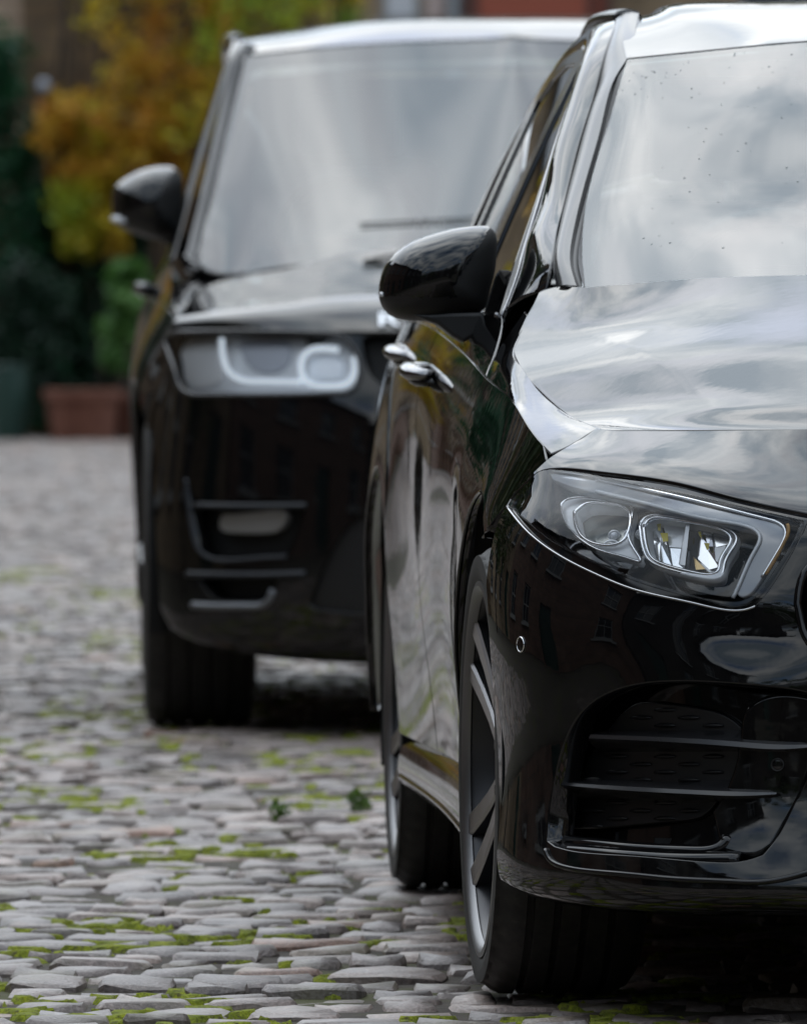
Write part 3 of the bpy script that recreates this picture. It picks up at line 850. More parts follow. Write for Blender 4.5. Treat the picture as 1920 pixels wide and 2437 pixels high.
# ---- bonnet
E0 = M.pts([(1285, 690, .62), (1226, 818, .43), (1254, 896, .18), (1359, 991, -.1), (1439, 1023, -.31)])
CC = [(.11, 1.050), (-.08, 1.012), (-.27, .962), (-.45, .902), (-.61, .830)]
ks = [0, .05, .11, .24, .52, 1]
rows = []
row0 = list(M.pts([(1285, 690, .62), (1330, 682, .555), (1390, 683, .445), (1560, 672, .345), (1920, 654, .20)])) + [np.array([VC, .12, 1.056])]
for e, (cu, czz) in zip(E0, CC):
    r = []
    for k in ks:
        r.append(np.array([e[0] + (VC - e[0]) * k, e[1] + (cu - e[1]) * (1 - (1 - k) ** 2.6), e[2] + (czz - e[2]) * (1 - (1 - k) ** 2.0)]))
    if not rows: r = row0
    rows.append(r + [np.array([2 * VC - p[0], p[1], p[2]]) for p in r[-2::-1]])
def crease(G):
    G = G.copy()
    v = np.minimum(G[..., 0], 2 * VC - G[..., 0]); u = G[..., 1]
    vc = .352 - (u + .52) * (.352 - .215) / .62
    e = np.interp(u, [-.31, -.1, .18, .43, .62], [E0[4][0], E0[3][0], E0[2][0], E0[1][0], E0[0][0]])
    d = np.sqrt((v - vc) ** 2 + .012 ** 2)
    out_ = np.clip(1 - d / np.maximum(vc - e, .04), 0, 1); inn = np.clip(1 - d / .30, 0, 1)
    t = np.where(v < vc, out_, inn)
    fade = np.clip((.42 - u) / .3, 0, 1)
    front = np.clip((1 - np.linspace(0, 1, G.shape[0])[:, None]) / .14, 0, 1); front = front * front * (3 - 2 * front)
    G[..., 2] += .011 * t * fade * front
    return G
H = Patch(M, rows, 12, tweak=crease)
if H.N[10, 60, 2] < 0: H = Patch(M, None, flip=True, grid=H.G)
hA, hB = H.shape
left = H.px([(1285, 690), (1264, 734), (1233, 787), (1222, 829), (1231, 857), (1254, 896), (1306, 952), (1359, 991), (1398, 1008), (1432, 1021)], 9)
frontr = H.px([(1432, 1021), (1500, 1025), (1600, 1026), (1782, 1024), (1920, 1022)], 12)
rear = H.ab([(0, .5), (0, .004)], 60)
rs = np.concatenate([rear, left[1:], frontr])
hood = panel('bonnet', PAINT, car, [(H, np.concatenate([rs, H.mir(rs)]), [], dict(h=.017))], gap=.003)

# ---- wheel arch helpers
def arch(u0, z0, r, a0, a1, n=40):
    return [(u0 + r * math.sin(t), z0 + r * math.cos(t)) for t in np.linspace(a0 * D2R, a1 * D2R, n)]
AZ, AR = .345, .388
def side_uz(p, pts, step=.025): return p.co((1, 2), pts, step)
# ---- front wing: upper strip and lower part
seam_f = S_low.px([(1306, 1078), (1285, 1118), (1255, 1143), (1219, 1184), (1205, 1202), (1175, 1236), (1146, 1280)], 9)
na, nb = S_low.shape
topE = S_low.co((1, 2), [(u_, float(np.interp(u_, US, creZ))) for u_ in (.50, .3, .1, -.1, -.29)], .02); topE[:, 0] = 0
door_f = [(.46, .30), (.475, .5), (.49, .7), (.50, .896)]
ar = [q for q in arch(0, AZ, AR, -33, 98, 50)]
ar_ab = S_low.co((1, 2), ar, n=50)
low_f = np.concatenate([topE, seam_f[1:], ar_ab, S_low.co((1, 2), [ar[-1], (.44, .285), (.46, .285)], .03), S_low.co((1, 2), door_f, .03)])
up_f = np.concatenate([S_up.co((1, 2), [(-.28, .83), (-.28, .82)], n=2), S_up.px([(1436, 1021), (1398, 1010), (1359, 993), (1306, 954), (1253, 897), (1230, 858), (1221, 829), (1231, 788), (1262, 734)], 9)])
ucr = lambda a, b, n=24: np.stack([np.zeros(n), np.interp(np.linspace(a, b, n), S_up.G[0, :, 1], np.arange(S_up.shape[1]))], 1)
utop = lambda a, b, n=24: np.stack([np.full(n, S_up.shape[0] - 1.), np.interp(np.linspace(a, b, n), S_up.G[-1, :, 1], np.arange(S_up.shape[1]))], 1)
fe = S_up.px([(1306, 1080), (1326, 1072), (1345, 1064), (1377, 1046), (1400, 1031), (1421, 1019)], 7)
uf0 = float(S_up.pos(fe[:1])[0, 1]); uf1 = float(S_up.pos(fe[-1:])[0, 1])
up_f = np.concatenate([ucr(.50, uf0 + .004, 40), fe, utop(uf1 + .006, .60, 60)])
low_cr = lambda a, b, n=24: np.stack([np.zeros(n), np.interp(np.linspace(a, b, n), S_low.G[0, :, 1], np.arange(S_low.shape[1]))], 1)
low_f = np.concatenate([low_cr(.50, -.27, 40), seam_f[2:], ar_ab, S_low.co((1, 2), [ar[-1], (.44, .285), (.46, .285)], .03), S_low.co((1, 2), door_f, .03)])
fen = panel('wing', PAINT, car, [(S_low, low_f, [], dict(h=.016)), (S_up, up_f, [], dict(h=.016, depth=.004))], gap=.0035)
mirror_obj(fen, VC)
# rolled arch lip
def arch_lip(u0, a0, a1, zoff=0):
    pts = S_low.line(S_low.co((1, 2), arch(u0, AZ, AR + .001, a0, a1, 50), n=50), -.003)
    return MB().tube(pts, .0035, 8).build('arch_lip', PAINT, car, True)
o = arch_lip(0, 0, 96); mirror_obj(o, VC)
o = arch_lip(2.73, -90, 80); mirror_obj(o, VC)
# ---- doors
def door(u0b, u0t, u1b, u1t, archcut=False):
    top0, top1 = u0t, u1t
    f = np.concatenate([low_cr(top1, top0, 36), S_low.co((1, 2), [(top0, float(np.interp(top0, US, creZ)) - .004), (u0b, .6), (u0b, .285)], .03)])
    if archcut:
        aa = arch(2.73, AZ, AR + .012, -92, -42, 26)
        rest = [S_low.co((1, 2), [(u0b, .285), (aa[0][0] - .01, .285)], .04), S_low.co((1, 2), aa, n=26), S_low.co((1, 2), [aa[-1], (u1b, .75), (top1, float(np.interp(top1, US, creZ)) - .004)], .03)]
    else:
        rest = [S_low.co((1, 2), [(u0b, .285), (u1b, .285)], .05), S_low.co((1, 2), [(u1b, .285), (u1b, .6), (top1, float(np.interp(top1, US, creZ)) - .004)], .03)]
    lo_ = np.concatenate([f] + rest)
    up_ = np.concatenate([ucr(top0, top1, 30), utop(top1, max(top0, .74), 30)])
    return panel('door', PAINT, car, [(S_low, lo_, [], dict(h=.022)), (S_up, up_, [], dict(h=.022, depth=.004))], gap=.004)
d1 = door(.47, .51, 1.62, 1.66); d2 = door(1.63, 1.67, 2.36, 2.62, True)
mirror_obj(d1, VC); mirror_obj(d2, VC)
aa = arch(2.73, AZ, AR, -44, 98, 50)
q_lo = np.concatenate([low_cr(3.49, 2.63, 30), S_low.co((1, 2), [(2.63, .97), (2.46, .70), aa[0]], .03), S_low.co((1, 2), aa, n=50), S_low.co((1, 2), [aa[-1], (3.3, .30), (3.49, .30)], .03), S_low.co((1, 2), [(3.49, .30), (3.49, .6), (3.49, .95)], .04)])
q_up = np.concatenate([ucr(2.63, 3.44, 24), utop(3.44, 2.63, 24)])
qp = panel('rear_quarter', PAINT, car, [(S_low, q_lo, [], dict(h=.025)), (S_up, q_up, [], dict(h=.03, depth=.004))], gap=.003)
mirror_obj(qp, VC)
# ---- sill
sv = lambda u_: .012 + .012 * math.sin(min(1, max(0, (u_ - .4) / 1.9)) * math.pi)
SU = [.40, .7, 1.2, 1.7, 2.1, 2.34]
rows = [[(sv(u_) + .028, u_, .292) for u_ in SU], [(sv(u_) + .002, u_, .268) for u_ in SU], [(sv(u_) - .008, u_, .235) for u_ in SU], [(sv(u_) - .004, u_, .205) for u_ in SU], [(sv(u_) + .02, u_, .182) for u_ in SU], [(sv(u_) + .12, u_, .175) for u_ in SU]]
SK = Patch(M, rows, 8)
if SK.N[20, 20, 0] > 0: SK = Patch(M, None, flip=True, grid=SK.G)
o = panel('sill', PAINT, car, [(SK, SK.ab([(0, 0), (0, 1), (1, 1), (1, 0), (0, 0)], 30))], h=.025, gap=0, depth=.004)
o2 = MB().tube(SK.line(SK.ab([(.55, 0.02), (.55, .98)], 40), .0), .005, 6).build('sill_edge', PAINT, o, True)
mirror_obj(o, VC)

# ---- A pillar and cant rail
chrome_l = [(1201, 741, .73), (1233, 654, .82), (1251, 590, .89), (1276, 508, .97), (1301, 422, 1.07), (1322, 351, 1.16), (1346, 281, 1.26), (1370, 214, 1.37), (1388, 150, 1.52)]
seam_l = [(1300, 690, .60), (1312, 631, .62), (1326, 555, .73), (1338, 505, .82), (1365, 398, .97), (1391, 305, 1.09), (1416, 225, 1.20), (1437, 140, 1.31), (1462, 68, 1.48)]
cl = M.pts(chrome_l); sl = M.pts(seam_l)
cl = np.vstack([cl, [(gl(1.425, 1.75) + .004, 1.75, 1.428), (gl(1.43, 2.2), 2.2, 1.43), (gl(1.41, 2.7), 2.7, 1.405), (gl(1.36, 3.1), 3.1, 1.35)]])
s1 = M.at(1519, 36, 1.72)
sl = np.vstack([sl, [(s1[0] - .035, 1.75, s1[2] - .004), (s1[0] - .01, 2.2, s1[2] - .004), (s1[0] + .015, 2.7, s1[2] - .035), (s1[0] + .05, 3.1, s1[2] - .085)]])
mid = (cl + sl) / 2
for i in range(len(mid)):
    t = sl[i] - cl[i]; nn = np.array([-t[2], 0, t[0]]); nn /= np.linalg.norm(nn)
    mid[i] += nn * (.016 if i > 1 else .01) + [0, -.012, 0]
q1 = cl * .78 + mid * .22 + (mid - (cl + sl) / 2) * .30
AP = Patch(M, [cl, q1, mid, sl], 10)
if AP.N[15, 40, 0] > 0: AP = Patch(M, None, flip=True, grid=AP.G)
o = panel('pillar', PAINT, car, [(AP, AP.ab([(.06, 0), (.06, 1), (.97, 1), (.97, 0), (.06, 0)], 60))], h=.015, gap=.001, depth=.008)
mirror_obj(o, VC)
# door seam across the pillar foot
# chrome trim along the glass
ct = np.vstack([M.pts([(1196, 752, .72)]), cl[:9]])
o = MB().tube(curve(ct, .02) + np.array([-.002, 0, 0]), .0026, 8).build('window_trim', DCHROME, car, True); mirror_obj(o, VC)
wl_ = [(gl(1.0, .75) - .004, .73, .992), (gl(1.01, 1.2) - .004, 1.2, 1.003), (gl(1.03, 1.8) - .004, 1.8, 1.022), (gl(1.04, 2.4) - .004, 2.4, 1.038), (gl(1.06, 2.95) - .004, 2.95, 1.06)]
o = MB().tube(curve(wl_, .03), .004, 8).build('window_trim', DCHROME, car, True); mirror_obj(o, VC)
# ---- side glass plane
GU = np.linspace(.55, 3.3, 12); GZ = np.linspace(.97, 1.46, 6)
GP = Patch(M, [[(gl(z, u_) + .006, u_, z) for u_ in GU] for z in GZ[::-1]], 8)
if GP.N[10, 40, 0] > 0: GP = Patch(M, None, flip=True, grid=GP.G)
def gpoly(pts): return GP.co((1, 2), list(pts) + [pts[0]], .03) if False else np.concatenate([GP.co((1, 2), [pts[i], pts[(i + 1) % len(pts)]], .04) for i in range(len(pts))])
fw = [(.80, 1.005), (.98, 1.13), (1.2, 1.26), (1.42, 1.36), (1.62, 1.405), (1.66, 1.405), (1.62, 1.02)]
rw = [(1.74, 1.03), (1.72, 1.415), (2.1, 1.42), (2.42, 1.405), (2.62, 1.37), (2.55, 1.048)]
qw = [(2.64, 1.06), (2.70, 1.36), (2.95, 1.27), (2.98, 1.08)]
o = panel('side_window', SGLASS, car, [(GP, gpoly(fw))], h=.05, depth=.003); mirror_obj(o, VC)
o = panel('side_window', SGLASS, car, [(GP, gpoly(rw))], h=.05, depth=.003); mirror_obj(o, VC)
o = panel('side_window', SGLASS, car, [(GP, gpoly(qw))], h=.05, depth=.003); mirror_obj(o, VC)
frame_o = [(.72, .985), (.80, 1.03), (.98, 1.155), (1.2, 1.285), (1.42, 1.385), (1.62, 1.432), (2.1, 1.445), (2.5, 1.43), (2.8, 1.37), (3.1, 1.27), (3.2, 1.06), (2.5, 1.03), (1.7, 1.01), (1.2, .99)]
GF = GP.offset(.0045)
o = panel('window_frame', GLOSSP, car, [(GF, np.concatenate([GF.co((1, 2), [frame_o[i], frame_o[(i + 1) % len(frame_o)]], .04) for i in range(len(frame_o))]),
     [gpoly([(.82, 1.012), (1.0, 1.135), (1.2, 1.25), (1.42, 1.352), (1.60, 1.395), (1.57, 1.03)]), gpoly([(1.77, 1.04), (1.75, 1.405), (2.1, 1.41), (2.40, 1.395), (2.58, 1.362), (2.52, 1.055)]), gpoly([(2.68, 1.07), (2.73, 1.34), (2.93, 1.26), (2.95, 1.09)])])], h=.03, depth=.012, hdepth=.014)
mirror_obj(o, VC)
# mirror sail at the window's front corner
sa = M.pts([(1196, 750, .74), (1233, 690, .74), (1215, 640, .80), (1165, 665, .84), (1150, 770, .80)])

# ---- windscreen
wb = [(1384.5, 686, .465), (1450, 680, .417), (1556, 674, .351), (1740, 664, .262), (1920, 656, .203)]
wm = [(1393, 492, .745), (1455, 484, .70), (1560, 474, .642), (1740, 462, .566), (1920, 452, .515)]
wq = [(1442, 308, .965), (1500, 298, .925), (1600, 289, .872), (1760, 276, .80), (1920, 265, .753)]
wt = [(1492, 142, 1.16), (1550, 136, 1.132), (1650, 126, 1.09), (1790, 112, 1.04), (1920, 101, 1.005)]
rows = []
for r, c in ((wt, (.89, .97, None)), (wq, (.89, .70, None)), (wm, (.89, .458, None)), (wb, (.89, .145, None))):
    P = list(M.pts(r)); p4 = P[-1]
    P.append(np.array([VC, c[1], p4[2] + .012]))
    rows.append(P + [np.array([2 * VC - p[0], p[1], p[2]]) for p in P[-2::-1]])
W = Patch(M, rows, 12)
if W.N[10, 60, 2] < 0: W = Patch(M, None, flip=True, grid=W.G)
wo = W.ab([(0, 0), (0, 1), (1, 1), (1, 0), (0, 0)], 70)
ws = panel('windscreen', WGLASS, car, [(W, wo)], h=.03, depth=.004, gap=.0)
fr_l = W.px([(1412, 634), (1405, 615), (1402.5, 586), (1416, 478), (1438.5, 388), (1465.6, 288.5), (1492.6, 225), (1533, 176), (1578, 158)], 8)
fr_t = W.px([(1578, 158), (1691, 144), (1800, 137), (1920, 131)], 12)
fr_b = W.px([(1920, 627), (1700, 634), (1438, 645), (1412, 634)], 12)
fh = np.concatenate([fr_b[1:], fr_l[1:], fr_t[1:]])
WF = W.offset(-.005)
o = panel('frit_band', GLOSSP, ws, [(WF, wo, [np.concatenate([fh, W.mir(fh)])])], h=.02, depth=0, gap=0)
# black rubber at the glass edge, then the satin trim strip
def ribbon(name, m, a, b, lift_a, lift_b, bulge, par):
    A = M.pts(a); B = M.pts(b); A = curve(A, n=50); B = curve(B, n=50)
    A = A + lift_a; B = B + lift_b
    K = 7; V = []; F = []
    T = np.gradient(A, axis=0); X = B - A
    nn = np.cross(X, T); nn /= np.linalg.norm(nn, axis=1)[:, None]
    if nn[25, 2] < 0: nn = -nn
    for k in range(K):
        t = k / (K - 1); V += list(A + (B - A) * t + nn * bulge * math.sin(math.pi * t))
    V += list(B - nn * .02); V += list(A - nn * .02)
    K2 = K + 2
    for k in range(K2 - 1):
        for i in range(49): F.append((k * 50 + i, k * 50 + i + 1, (k + 1) * 50 + i + 1, (k + 1) * 50 + i))
    o = obj(name, V, F, m, par); fix_normals(o); sharp(o, 50); return o
rub_r = [(1388, 686, .462), (1376, 631, .54), (1382, 563.6, .65), (1409, 433, .825), (1449, 293, .985), (1482, 185, 1.115), (1498, 138, 1.17)]
rub_l = [(1370, 684, .485), (1355, 631, .57), (1362, 563.6, .675), (1393.5, 433, .85), (1429.5, 306, 1.01), (1461, 194, 1.15), (1495, 138, 1.20)]
tr_r = [(1371, 686, .485), (1356, 631, .57), (1362, 563.6, .675), (1393.5, 433, .85), (1429.5, 306, 1.01), (1461, 194, 1.155), (1495, 140, 1.235), (1511, 80, 1.42), (1519.7, 36, 1.66)]
tr_l = [(1325, 686, .55), (1315, 631, .625), (1329, 548, .745), (1338, 508, .81), (1365, 398, .975), (1391, 305, 1.095), (1416, 225, 1.21), (1437, 140, 1.32), (1466, 44, 1.64)]
o = ribbon('glass_seal', PLASTIC, rub_l, rub_r, np.array([0, 0, -.004]), np.array([0, 0, .003]), -.006, car); mirror_obj(o, VC)
o = ribbon('pillar_trim', TRIM, tr_l, tr_r, np.array([0, 0, .0]), np.array([0, 0, .004]), .006, car); mirror_obj(o, VC)

# ---- roof
r0 = [q + np.array([0, .004, .003]) for q in rows[0][:6]]
def rrow(u_, zs, v0):
    vs_ = [v0, v0 + .05, .42, .56, .72, VC]
    return [np.array([a, u_ + .10 * (1 - (VC - a) / .6) * -1, z]) for a, z in zip(vs_, zs)]
rr = [r0,
      rrow(1.52, [1.458, 1.468, 1.478, 1.484, 1.487, 1.489], .325),
      rrow(1.80, [1.481, 1.492, 1.503, 1.509, 1.512, 1.514], .350),
      rrow(2.3, [1.470, 1.485, 1.498, 1.505, 1.509, 1.511], .37),
      rrow(2.9, [1.425, 1.44, 1.452, 1.46, 1.464, 1.466], .40),
      rrow(3.3, [1.34, 1.355, 1.365, 1.372, 1.376, 1.378], .43)]
rr = [list(r) + [np.array([2 * VC - p[0], p[1], p[2]]) for p in r[-2::-1]] for r in rr]
RF = Patch(M, rr, 12)
if RF.N[30, 60, 2] < 0: RF = Patch(M, None, flip=True, grid=RF.G)
panel('roof', PAINT, car, [(RF, RF.ab([(0, 0), (0, 1), (1, 1), (1, 0), (0, 0)], 60))], h=.03, gap=.002, depth=.006)
# roof moulding carries on rearward from the trim strip
rm = [tuple(M.at(1495, 40, 1.66)), (.33, 2.0, 1.487), (.345, 2.5, 1.472), (.37, 3.0, 1.43), (.40, 3.25, 1.37)]
o = MB().tube(curve(rm, .05), .022, 8, flat=.6).build('roof_moulding', TRIM, car, True); mirror_obj(o, VC)

# ---- rear end (hidden in the photograph)
zc = [(1.378, 3.32, .43), (1.2, 3.52, .26), (1.02, 3.60, .17), (.8, 3.68, .12), (.55, 3.70, .10), (.30, 3.62, .13)]
rows_ = []
for z, u_, v0 in zc:
    h_ = [np.array([v0 + (VC - v0) * k, u_ - (.14 * (1 - k) ** 3), z]) for k in (0, .15, .4, .7, 1)]
    rows_.append(h_ + [np.array([2 * VC - p[0], p[1], p[2]]) for p in h_[-2::-1]])
TP = Patch(M, rows_, 8)
if TP.N[20, 30, 1] < 0: TP = Patch(M, None, flip=True, grid=TP.G)
rg = TP.co((0, 2), [(.36, 1.32), (.89, 1.34), (1.42, 1.32), (1.53, 1.1), (.89, 1.1), (.25, 1.1), (.36, 1.32)], .05)
panel('tailgate', PAINT, car, [(TP, TP.ab([(0, 0), (0, 1), (1, 1), (1, 0), (0, 0)], 40), [rg])], h=.05)
panel('rear_window', SGLASS, car, [(TP.offset(-.004), rg)], h=.06, depth=0)

# ---- door mirror
MO = [(902, 694), (904, 672), (920, 628), (966, 584), (1026, 559), (1096, 542), (1149, 538), (1166, 541), (1179, 557), (1182, 598), (1177, 648), (1163, 704), (1150, 738), (1110, 752), (1050, 762), (976, 763), (931, 752), (911, 733), (902, 708)]
def make_mirror(par):
    U0 = .93
    V, F = pillow(M, MO, U0, .085, .05, 200, 28, 2.3)
    P = project(M.w(V))
    seam = lambda x: np.interp(x, [900, 930, 1000, 1080, 1120, 1182], [702, 704, 708, 707, 703, 690])
    FC = np.array([np.mean([P[i] for i in f], axis=0) for f in F])
    inner = np.array([(1083, 702), (1077, 684), (1110, 632), (1150, 570), (1164, 541), (1200, 530), (1200, 720), (1150, 735)])
    isin = inpoly(FC, inner); lowq = FC[:, 1] > seam(FC[:, 0])
    def sub(mask, name, m, inflate=0.):
        idx = sorted({i for f, k in zip(F, mask) if k for i in f}); mp = {a: b for b, a in enumerate(idx)}
        c = V.mean(0); Vv = V[idx] + (V[idx] - c) * inflate
        o = obj(name, Vv, [tuple(mp[i] for i in f) for f, k in zip(F, mask) if k], m, None); fix_normals(o); return o
    root = sub(lowq & ~isin, 'door_mirror', PLASTIC); root.parent = par
    o = sub(~lowq & ~isin, 'mirror_cover', PAINT, .006); o.parent = root
    o = sub(isin, 'mirror_inner_face', MATTE, -.004); o.parent = root
    # seam groove and indicator
    # mirror glass at the back
    g = [M.at(x, y, U0 + .048) for x, y in [(925, 690), (935, 640), (985, 600), (1060, 575), (1140, 562), (1155, 600), (1145, 690), (1100, 735), (980, 740), (935, 725)]]
    fix_normals(MB().plate(g, (0, .006, 0)).build('mirror_glass', CHROME, root))
    # foot
    foot_a = [M.at(x, y, .88) for x, y in [(975, 748), (1060, 744), (1150, 742), (1164, 766), (1150, 790), (1103, 816), (1075, 800), (1040, 772), (1012, 762)]]
    o = MB().plate(foot_a, (0, .09, .0)).build('mirror_foot', PLASTIC, root); fix_normals(o); bevel(o, .006)
    ind = MB().tube([M.at(x, y, U0 - .03 + k * .002) for k, (x, y) in enumerate([(904, 700), (920, 703), (945, 706)])], [.004, .005, .002], 6).build('indicator', FROST, root, True)
    # sail panel between mirror and window
    sp = [M.at(x, y, .86) for x, y in [(1150, 740), (1176, 655), (1186, 640), (1214, 690), (1200, 745), (1165, 790)]]
    o = MB().plate(sp, (.02, .03, 0)).build('mirror_sail', GLOSSP, root); fix_normals(o); bevel(o, .004)
    return root
mr = make_mirror(car); mirror_obj(mr, VC)
# ---- door handles
def handle(par, px, py, u0, u1, hw):
    c0 = M.at(px, py, u0); n_ = 12
    P = [np.array([c0[0] + .028 * (1 - math.sin(math.pi * min(1, max(0, t)))) ** 3, u0 + (u1 - u0) * t, c0[2] + .012 * t]) for t in np.linspace(0, 1, n_)]
    r = [hw * (.55 + .45 * math.sin(math.pi * t) ** .5) for t in np.linspace(0.02, .98, n_)]
    h = MB().tube(P, r, 12, flat=.62).build('door_handle', DCHROME, par, True)
    MB().tube(np.array(P) + [.010, 0, -.012], np.array(r) * .8, 10, flat=.6).build('handle_grip', GLOSSP, h, True)
    mirror_obj(h, VC)
handle(d1, 985, 893, 1.38, 1.56, .021); handle(d2, 945, 848, 2.28, 2.45, .020)

# ---- wheels
def make_wheel(par, name, R, Rr, Wd, bright, spokes, twin, seed=0):
    w = empty(name, parent=par)
    sh = R - .0025
    prof = [(.016, Rr - .012), (.010, Rr - .001), (.004, Rr + .006), (.0, (R + Rr) / 2 - .004), (.002, (R + Rr) / 2 + .012), (.009, sh - .012), (.018, sh - .004), (.030, R - .001)]
    x = .034
    for gk in range(4):
        gx = .030 + (Wd - .06) * (gk + .6) / 4.2
        prof += [(gx - .006, R), (gx - .004, R - .008), (gx + .004, R - .008), (gx + .006, R)]
    prof += [(Wd - .03, R - .001), (Wd - .012, sh - .008), (Wd, (R + Rr) / 2), (Wd - .01, Rr), (Wd - .03, Rr - .014)]
    mb = MB(); mb.lathe_x(prof, 120)
    V = np.array(mb.V); m = len(prof)
    for i in range(120):                                       # shoulder blocks
        if i % 3 == 0:
            for k in (5, 6, 7):
                p = V[i * m + k]; f = 1 - .012; V[i * m + k][1:] *= f
    t = obj('tyre', V, mb.F, RUBBER, w); sharp(t, 35); fix_normals(t)
    mb = MB(); mb.lathe_x([(.012, Rr + .001), (.004, Rr + .002), (.003, Rr - .004), (.009, Rr - .010), (.022, Rr - .016), (.05, Rr - .022), (.12, Rr - .03), (Wd - .02, Rr - .016), (Wd - .02, Rr + .001)], 96)
    rim = mb.build('rim', ALLOYD, w, True); sharp(rim, 35)
    mb = MB(); mb.lathe_x([(.011, Rr + .002), (.003, Rr + .003), (.0015, Rr - .004), (.006, Rr - .012), (.014, Rr - .016)], 96); q_ = mb.build('rim_lip', mat('rim_lip_metal', (.20, .20, .205), .4, 1) if bright else ALLOYD, w, True); sharp(q_, 35)
    # brake disc and hat behind the spokes
    mb = MB(); mb.lathe_x([(.085, .03), (.085, .075), (.115, .08), (.115, Rr * .66), (.135, Rr * .66), (.135, .03)], 48)
    fix_normals(mb.build('brake_disc', mat('disc_steel', (.18, .17, .165), .4, .8), w, True)); sharp(w.children[-1], 30)
    mb = MB(); mb.lathe_x([(.20, .01), (.18, Rr - .03)], 40); mb.build('rim_back', MATTE, w, True)
    # hub
    mb = MB(); mb.lathe_x([(.034, .0), (.033, .034), (.038, .038), (.040, .070), (.055, .082), (.10, .085)], 40)
    h = mb.build('hub', ALLOYD, w, True); sharp(h, 30)
    mb = MB(); mb.lathe_x([(.028, .0), (.0285, .026), (.034, .030)], 32); mb.build('hub_cap', GLOSSP, w, True)
    for i in range(5):
        a = 2 * math.pi * (i + .5) / 5
        mb = MB(); mb.lathe_x([(.030, 0), (.030, .007), (.045, .008)], 8)
        o = mb.build('wheel_bolt', ALLOYD, w); o.location = (0, .055 * math.cos(a), .055 * math.sin(a))
    # spokes: tapered bars with a raised bright face
    rs = np.array([.055, .09, .14, .19, .235, Rr - .008])
    def spoke(off_in, off_out, wid_in, wid_out):
        mbd = MB(); mbf = MB(); n_ = len(rs); V = []; Fv = []
        for k, r in enumerate(rs):
            t = (r - rs[0]) / (rs[-1] - rs[0])
            c = off_in + (off_out - off_in) * t ** 1.2; wd = wid_in + (wid_out - wid_in) * t
            xf = .036 - .028 * t ** 1.6; dp = .036 - .012 * t
            V += [(xf + .004, c - wd / 2, r), (xf, c - wd / 2 + .004, r), (xf, c + wd / 2 - .004, r), (xf + .004, c + wd / 2, r), (xf + dp, c + wd / 2 * .9, r), (xf + dp, c - wd / 2 * .9, r)]
        for k in range(n_ - 1):
            for e in range(6):
                g = (e + 1) % 6; Fv.append((k * 6 + e, k * 6 + g, (k + 1) * 6 + g, (k + 1) * 6 + e))
        Fv.append(tuple(range(6))); Fv.append(tuple((n_ - 1) * 6 + e for e in range(6)))
        return V, Fv
    for i in range(spokes):
        a = 2 * math.pi * (i + seed) / spokes
        for sgn in ((-1, 1) if twin else (0,)):
            V, Fv = spoke(sgn * .016, sgn * (.046 if twin else 0), .026 if twin else .05, .038 if twin else .06)
            Rm = Matrix.Rotation(a, 3, 'X')
            o = obj('spoke', [tuple(Rm @ Vector(p)) for p in V], Fv, [ALLOY, ALLOYD], w); fix_normals(o)
            for p in o.data.polygons:
                p.use_smooth = False
                if abs(p.normal.x) < .6: p.material_index = 1
    return w
w1 = make_wheel(car, 'wheel', .328, .272, .225, True, 5, True, .32)
w1.location = (0.0, 0, .328); w1.rotation_euler = (0, 0, 1.9 * D2R)
def place_wheel(src, loc, rz, flip=False):
    c = copy_tree(src, src.parent); c.location = loc; c.rotation_euler = (0, 0, rz); return c
w2 = place_wheel(w1, (.012, 2.73, .328), 0)
place_wheel(w1, (2 * VC, 0, .328), math.pi + 1.9 * D2R)
place_wheel(w1, (2 * VC - .012, 2.73, .328), math.pi)
# ---- arch liners and floor
def liner(par, u0, side, R, z0, VCx, wd=.36):
    mb = MB(); n_ = 28; V = []; F = []
    a = np.linspace(-112, 112, n_) * D2R
    x0, x1 = (.012, wd) if side < 0 else (2 * VCx - .012, 2 * VCx - wd)
    for x in (x0, x1): V += [(x, u0 + R * math.sin(t), z0 + R * math.cos(t)) for t in a]
    for i in range(n_ - 1): F.append((i, i + 1, n_ + i + 1, n_ + i))
    V.append((x1, u0, z0)); F += [(n_ + i, n_ + i + 1, 2 * n_) for i in range(n_ - 1)]
    return obj('arch_liner', V, F, LINER, par)
for u0 in (0, 2.73):
    for sd in (-1, 1): liner(car, u0, sd, AR + .012, AZ, VC)
mb = MB()
mb.box((VC, 1.4, .23), (1.36, 4.1, .06)); mb.box((VC, 1.36, .30), (1.60, 1.86, .12)); mb.box((VC, 1.36, .60), (1.55, 1.80, .5))
mb.box((VC, -.25, .50), (.96, .62, .52)); mb.box((VC, .30, .66), (1.30, .3, .48)); mb.box((VC, 2.95, .6), (1.2, .9, .6)); mb.box((VC, -.42, .42), (1.34, .25, .28))
mb.build('underbody', MATTE, car)
